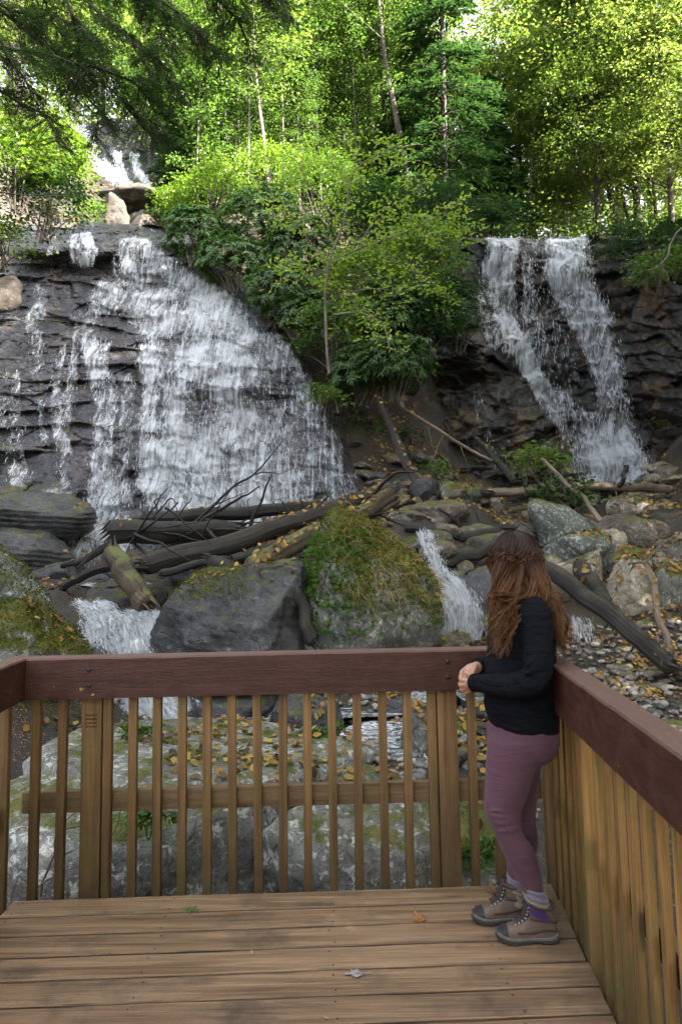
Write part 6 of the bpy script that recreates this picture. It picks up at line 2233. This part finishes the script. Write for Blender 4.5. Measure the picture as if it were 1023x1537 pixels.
def boot(toe, heel, label, sh, seed):
    """hiking boot built along its own x axis (heel at 0, toe at L)"""
    toe, heel = np.array(toe), np.array(heel)
    d = unit(toe - heel)
    L = np.linalg.norm(toe - heel)
    s = L / .27
    root = bpy.data.objects.new('boot', None)
    put(root, woman, label=label)
    root.matrix_basis = Matrix.Translation((float(heel[0]), float(heel[1]), 0)) @ Matrix.Rotation(math.atan2(d[1], d[0]), 4, 'Z') @ Matrix.Scale(s, 4)
    # outline of the sole: x, half width, centre offset
    X = np.array([0, .012, .04, .08, .12, .16, .20, .235, .258, .268])
    Wd = np.array([.016, .030, .037, .036, .036, .041, .046, .043, .030, .010])
    Xr = np.linspace(0, .268, 40)
    Wr = np.interp(Xr, X, Wd)

    def slab_(z0f, z1f, grow_, mat, name):
        bb = MB()
        V, n = [], len(Xr)
        for side in (1, -1):
            for x, w_ in zip(Xr, Wr):
                for zf in (z0f, z1f):
                    V.append((x * (1 + grow_ * .02) - grow_ * .003, side * (w_ + grow_ * .003), zf(x)))
        V = np.array(V)
        i = np.arange(n - 1) * 2
        o_ = 2 * n
        f = [np.stack([i, i + 2, i + 3, i + 1], -1)[:, ::-1], np.stack([i + o_, i + o_ + 2, i + o_ + 3, i + o_ + 1], -1), np.stack([i, i + 2, i + o_ + 2, i + o_], -1), np.stack([i + 1, i + 3, i + o_ + 3, i + o_ + 1], -1)[:, ::-1],
             np.array([[0, 1, o_ + 1, o_], [2 * n - 2, 2 * n - 1, o_ + 2 * n - 1, o_ + 2 * n - 2]])]
        bb.add(V, f)
        ob = bb.obj(name, mat, root, smooth=False)
        bv = ob.modifiers.new('edge', 'BEVEL'); bv.width = .003; bv.segments = 2; bv.limit_method = 'ANGLE'
        smooth_by_angle(ob, 40)
        return ob
    rise = lambda x: .016 * float(sst(.19, .275, x)) + .004 * float(sst(.03, -.005, x))
    slab_(lambda x: rise(x) + (.0065 if .088 < x < .118 else 0) + (.003 if int(x * 95) % 2 else 0), lambda x: rise(x) + .016, 1, M['rubber'], 'outsole')
    slab_(lambda x: rise(x) + .0155, lambda x: rise(x) + .028 + .006 * float(sst(.06, 0, x)), .6, M['rubber_grey'], 'midsole')
    bb = MB()
    rows = []
    for x, hw, top in ((.008, .024, .100), (.03, .033, .128), (.06, .035, .140), (.095, .035, .132), (.125, .035, .108), (.155, .038, .088), (.185, .041, .074), (.215, .041, .064), (.240, .034, .054), (.258, .018, .044)):
        z0 = .022 + rise(x)
        rows.append((x, hw, z0, top))
    R_ = curve_pts(np.array(rows), 34)
    n = 22
    th = np.linspace(0, PI, n)
    V = []
    for x, hw, z0, tp in R_:
        for t_ in th:
            c_, s_ = math.cos(t_), math.sin(t_)
            V.append((x, hw * np.sign(c_) * abs(c_) ** .62, z0 + (tp - z0) * abs(s_) ** .8))
    V = np.array(V)
    m = len(R_)
    i = np.arange(m - 1)[:, None] * n + np.arange(n - 1)[None]
    f = [np.stack([i, i + n, i + n + 1, i + 1], -1).reshape(-1, 4)]
    e = np.arange(m - 1) * n
    f.append(np.stack([e, e + n - 1, e + 2 * n - 1, e + n], -1))
    f.append(np.array([np.arange(n)])); f.append(np.array([np.arange(n)[::-1] + (m - 1) * n]))
    bb.add(V, f)
    # ankle shaft
    sr = [(np.array([.060, 0, .05]), .056, .034), (np.array([.064, 0, .09]), .058, .038), (np.array([.068, 0, .125]), .057, .043), (np.array([.070, 0, sh]), .058, .047)]
    bb.add(*ring_loft([(c, a, w_, -.12) for c, a, w_ in sr], 26))
    up = skin_obj(bb, 'upper', M['boot'], root, .0055, 4, .5)
    # padded collar, tongue
    th = np.linspace(0, 2 * PI, 29)
    cb = MB()
    cb.tube(np.stack([.070 + .057 * np.cos(th), .047 * np.sin(th), sh - .004 + .006 * np.cos(th)], -1), .0095, 9, False)
    cb.obj('collar', M['boot_dark'], root)
    tg = MB()
    tg.tube(curve_pts([(.150, 0, .090), (.134, 0, .122), (.126, 0, .150), (.124, 0, sh + .018)], 14), [.018] * 14, 12, True, ell=(1.25, .45))
    tg.obj('tongue', M['boot_dark'], root)
    # rubber toe cap and heel counter
    def cap_(x0, x1, hgt, name, mat):
        bb = MB()
        V = []
        xs = np.linspace(x0, x1, 12)
        n = 18
        th = np.linspace(0, PI, n)
        A = np.array([(r[0], r[1], r[2], r[3]) for r in R_])
        for x in xs:
            hw, z0, tp = [np.interp(x, A[:, 0], A[:, k]) for k in (1, 2, 3)]
            for t_ in th:
                c_, s_ = math.cos(t_), math.sin(t_)
                z = z0 + (tp - z0) * abs(s_) ** .8
                V.append((x + (.004 if x1 > .2 else -.003) * (x - x0) / (x1 - x0), (hw + .0025) * np.sign(c_) * abs(c_) ** .62, min(z + .002, hgt + (x - x0) * .05)))
        i = np.arange(11)[:, None] * n + np.arange(n - 1)[None]
        bb.add(np.array(V), [np.stack([i, i + n, i + n + 1, i + 1], -1).reshape(-1, 4), np.array([np.arange(n)[::-1] + 11 * n])])
        return bb.obj(name, mat, root)
    cap_(.222, .262, .070, 'toe_cap', M['rubber'])
    # laces over hooks
    lb, hb = MB(), MB()
    path = [(.185, .082), (.170, .090), (.156, .099), (.142, .110), (.136, .124), (.131, .138), (.128, .152)]
    for k, (x, z) in enumerate(path):
        w_ = .020 + .003 * (k % 2)
        for sd in (1, -1):
            ball(hb, (x, sd * (w_ + .002), z - .006), .0042, 2)
        x2, z2 = path[min(k + 1, len(path) - 1)]
        for sd in (1, -1):
            lb.tube(curve_pts([(x, sd * w_, z - .004), ((x + x2) / 2 + .006, 0, (z + z2) / 2 + .008), (x2, -sd * w_, z2 - .004)], 9), .0024, 6, False)
    for sd in (1, -1):      # bow
        lb.tube(curve_pts([(.116, 0, .160), (.136, sd * .022, .156), (.142, sd * .034, .138), (.128, sd * .024, .146), (.116, 0, .160)], 18), .0022, 6, False)
        lb.tube(curve_pts([(.116, 0, .160), (.140, sd * .014, .140), (.150, sd * .030, .112)], 12), .0022, 6, False)
    lb.obj('laces', M['lace'], root)
    hb.obj('eyelets', M['eyelet'], root)
    # overlay strap across the ankle
    st = MB()
    for sd in (1, -1):
        st.tube(curve_pts([(.006, sd * .024, .088), (.040, sd * .0385, .100), (.085, sd * .038, .104), (.125, sd * .030, .108)], 14), [.008] * 14, 8, True, ell=(.35, 1))
        st.tube(curve_pts([(.012, sd * .030, .052), (.06, sd * .0375, .060), (.12, sd * .040, .050), (.18, sd * .044, .050)], 14), [.005] * 14, 8, True, ell=(.35, 1))
    st.obj('strap', M['boot_dark'], root)
    return root


n_toe, n_heel = on_z(744, 1411, 0.0), on_z(836, 1411, 0.0)
f_toe, f_heel = on_z(708, 1384, 0.0), on_z(797, 1379, 0.0)
boot(n_toe, n_heel, 'nearer taupe hiking boot', .160, 1)
boot(f_toe, f_heel, 'farther taupe hiking boot', .160, 2)

# ---------------- hair
rg = np.random.default_rng(91)
cap = MB()
q = D3 * (HR + .010)
q = q[:, :1] * FACE + q[:, 1:2] * SIDE + q[:, 2:] * UPH
keep = (q @ FACE) < .055
vmap = -np.ones(len(q), int)
vmap[keep] = np.arange(keep.sum())
fk = F3[keep[F3].all(1)]
cap.add(HC + q[keep], vmap[fk], np.tile([0, .05], (keep.sum(), 1)))
hair_pts = 0
xh = np.array([1., 0, 0]); yh = np.array([0, 1., 0])
for k in range(270):
    # each lock leaves the parting in direction phi: 0 = toward +x (her back), pi = toward -x
    phi = rg.uniform(-PI, PI)
    if rg.random() < .35:
        phi = rg.uniform(-PI * .95, -.05)          # fuller on the side turned to the viewer
    dirv = np.array([math.cos(phi), math.sin(phi), 0])
    if dirv[0] * FACE[0] + dirv[1] * FACE[1] > .80:
        continue
    left = dirv[0] < .12 + rg.normal(0, .28)
    lay = rg.uniform(.008, .024)
    t0, t1 = rg.uniform(.03, .60), rg.uniform(1.35, 1.62)
    P = []
    rr = np.array([.080, .076, .110]) + lay
    twist = rg.normal(0, .15)
    for t_ in np.linspace(t0, t1, 8):
        ph = phi + twist * t_
        P.append(HC + np.array([math.cos(ph) * math.sin(t_) * rr[0], math.sin(ph) * math.sin(t_) * rr[1], math.cos(t_) * rr[2]]))
    u = rg.random()
    front = dirv[1] < .3
    if left:
        ex, ey = 729 + 42 * rg.beta(1.2, 1.3), (rg.uniform(945, 992) if u < .6 else rg.uniform(885, 945))
        edy = rg.uniform(-.215, -.10) if front else rg.uniform(-.10, .06)
        mid = W(738 + (58 if front else 30) * rg.random(), 886 + 16 * rg.random(), rg.uniform(-.135, -.07) if front else rg.uniform(-.03, .08))
    else:
        ex, ey = 822 + 38 * rg.beta(1.2, 1.1), (rg.uniform(945, 994) if u < .6 else rg.uniform(885, 945))
        edy = rg.uniform(-.17, .06)
        mid = W(790 + 42 * rg.random(), 886 + 16 * rg.random(), rg.uniform(-.135, -.08) if front else rg.uniform(-.05, .08))
    end = W(ex, ey, edy)
    P += [mid, mid * .5 + end * .5 + np.array([rg.normal(0, .008), rg.normal(0, .006), 0]), end]
    n = 34
    Q = curve_pts(P, n)
    s = np.linspace(0, 1, n)
    L = np.linalg.norm(np.diff(Q, axis=0), axis=1).sum()
    amp = sst(.22, .9, s) * rg.uniform(.010, .023)
    wl = rg.uniform(.075, .115)
    ph0 = rg.uniform(0, 6.3)
    wv = 2 * PI * L / wl * s + ph0
    Q = Q + xh * (amp * np.sin(wv))[:, None] + yh * (amp * np.cos(wv))[:, None]
    T = unit(np.gradient(Q, axis=0))
    A_ = unit(np.cross(T, np.array([.2, -1., .1])))
    B_ = np.cross(T, A_)
    wid = rg.uniform(.007, .014) * np.interp(s, [0, .2, .6, .88, 1], [.8, 1.1, 1, .7, .12])
    for j in range(11):
        a1, r1 = rg.uniform(0, 2 * PI), math.sqrt(rg.random())
        roll = a1 + s * rg.normal(0, 1.2)
        q = Q + A_ * (wid * r1 * np.cos(roll))[:, None] + B_ * (wid * .55 * r1 * np.sin(roll))[:, None]
        m = n - rg.integers(0, 4)
        q = q[:m] + (xh * rg.normal(0, .0012) + yh * rg.normal(0, .0012)) * (s[:m, None] * 3)
        r = rg.uniform(.0012, .0026) * np.interp(np.linspace(0, 1, m), [0, .15, .75, 1], [.7, 1, 1, .25])
        cap.tube(q, r, 4, False)
        cap.u[-1][:, 1] = t0 * .10 + cap.u[-1][:, 1] / .36
cap.obj('hair', M['hair'], woman)
# ================================================================== light and render
SUN_AZ, SUN_EL = 124.0, 36.0
w = bpy.data.worlds.new('World')
SC.world = w
w.use_nodes = True
nt = w.node_tree
bg = nt.nodes['Background']
sky = nt.nodes.new('ShaderNodeTexSky')
sky.sky_type = 'NISHITA'
sky.sun_disc = False
sky.sun_elevation = rad(SUN_EL)
sky.sun_rotation = rad(SUN_AZ)
sky.dust_density = 3.0
sky.air_density = 1.0
hs = nt.nodes.new('ShaderNodeHueSaturation')
hs.inputs['Saturation'].default_value = .28
nt.links.new(sky.outputs[0], hs.inputs['Color'])
nt.links.new(hs.outputs[0], bg.inputs['Color'])
bg.inputs['Strength'].default_value = .09
sl = bpy.data.lights.new('sun', 'SUN')
sl.energy = 5.0
sl.angle = rad(.53)
sl.color = (1, .96, .88)
so = bpy.data.objects.new('sun', sl)
COL.objects.link(so)
d = Vector((math.sin(rad(SUN_AZ)) * math.cos(rad(SUN_EL)), math.cos(rad(SUN_AZ)) * math.cos(rad(SUN_EL)), math.sin(rad(SUN_EL))))
so.rotation_euler = d.to_track_quat('Z', 'Y').to_euler()
so.location = d * 60
vs = SC.view_settings
SC.display_settings.display_device = 'sRGB'
vs.view_transform = 'Standard'
vs.look = 'None'
vs.gamma = 1.0
vs.use_curve_mapping = False
vs.exposure = 3.7
cy = SC.cycles
cy.use_denoising = True
cy.max_bounces = 9
cy.diffuse_bounces = 5
cy.glossy_bounces = 2
cy.transmission_bounces = 4
cy.transparent_max_bounces = 20
cy.sample_clamp_indirect = 6
cy.caustics_reflective = False
cy.caustics_refractive = False
# ================================================================== leaves lying on the deck
def deck_leaf(label, px, py, size, lobes, mat, seed, curl=.25, stem=True, name='fallen_leaf'):
    """one lobed leaf, curled, with a stalk; stands on the boards"""
    rg_ = np.random.default_rng(seed)
    c = on_z(px, py, 0.0)
    n = 48
    th = np.linspace(0, 2 * PI, n, endpoint=False)
    k = len(lobes)
    r = np.zeros(n)
    for a, l, w in lobes:
        d = np.angle(np.exp(1j * (th - a)))
        r = np.maximum(r, l * np.exp(-(d / w) ** 2))
    r = np.maximum(r, .42) * (1 + .08 * np.sin(th * 11 + seed)) * size
    V = [(0, 0, 0)]
    for q in (.35, .7, 1.0):
        for a, rr in zip(th, r):
            x, y = math.cos(a) * rr * q, math.sin(a) * rr * q
            V.append((x, y, 0))
    V = np.array(V)
    R2 = (V[:, 0] ** 2 + V[:, 1] ** 2) / size ** 2
    a0 = rg_.uniform(0, 6)
    V[:, 2] = size * (curl * R2 * (.5 + .5 * np.sin(3 * np.arctan2(V[:, 1], V[:, 0]) + a0)) + .10 * np.abs(np.sin(np.arctan2(V[:, 1], V[:, 0]) * 2.5)) * np.sqrt(R2)) + .003
    f1 = np.array([[0, 1 + j, 1 + (j + 1) % n] for j in range(n)])
    f2 = np.array([[1 + s * n + j, 1 + s * n + n + j, 1 + s * n + n + (j + 1) % n, 1 + s * n + (j + 1) % n] for s in (0, 1) for j in range(n)])
    o = obj(name, mesh(name, V, [f1, f2], M[mat], True), label=label, cat='leaf')
    o.location = (c[0], c[1], .0015)
    o.rotation_euler = (0, 0, rg_.uniform(0, 6.28))
    sm = o.modifiers.new('thickness', 'SOLIDIFY'); sm.thickness = .0012
    if stem:
        b = MB()
        b.tube(curve_pts([(0, 0, .005), (-.5 * size, .1 * size, .006), (-1.1 * size, .05 * size, .004)], 8), [.0014] * 8, 6)
        b.obj('stalk', M[mat], o)
    return o


M['dl_brown'] = m_simple('dry_orange_leaf', (.30, .135, .045), .65, .4, 60, .5, .003)
M['dl_dark'] = m_simple('dry_brown_leaf', (.16, .085, .045), .65, .4, 60, .5, .003)
M['dl_green'] = m_simple('fresh_green_leaf', (.075, .13, .028), .5, .3, 60, .4, .003)
M['dl_grey'] = m_simple('bleached_grey_leaf', (.27, .25, .235), .8, .35, 80, .5, .003)
M['dl_tan'] = m_simple('pale_tan_leaf', (.40, .28, .16), .7, .3, 60, .4, .003)
star5 = [(0, 1, .28), (1.15, .85, .26), (-1.15, .85, .26), (2.2, .6, .28), (-2.2, .6, .28)]
oak = [(0, 1, .30), (.8, .62, .22), (-.8, .62, .22), (1.7, .55, .24), (-1.7, .5, .24), (2.7, .4, .3), (-2.7, .4, .3)]
oval = [(0, 1, .5), (PI, .8, .5)]
deck_leaf('green five lobed leaf lying on the second deck board', 285, 1367, .040, star5, 'dl_green', 1, .1)
deck_leaf('curled orange brown leaf on the deck left of the boots', 629, 1381, .058, oak, 'dl_brown', 2, .28)
deck_leaf('dry brown leaf on the deck just behind the farther boot', 738, 1338, .066, oak, 'dl_dark', 3, .25)
deck_leaf('bleached grey leaf flattened on the middle of the deck', 535, 1463, .05, oak, 'dl_grey', 4, .12)
deck_leaf('small pale leaf near the middle of the fourth deck board', 378, 1431, .016, oval, 'dl_tan', 5, .2, False)
deck_leaf('tiny orange leaf bit on the deck below the green leaf', 165, 1431, .013, oval, 'dl_brown', 6, .2, False)
deck_leaf('tiny tan leaf scrap near the bottom edge of the deck', 489, 1529, .012, oval, 'dl_tan', 7, .2, False)
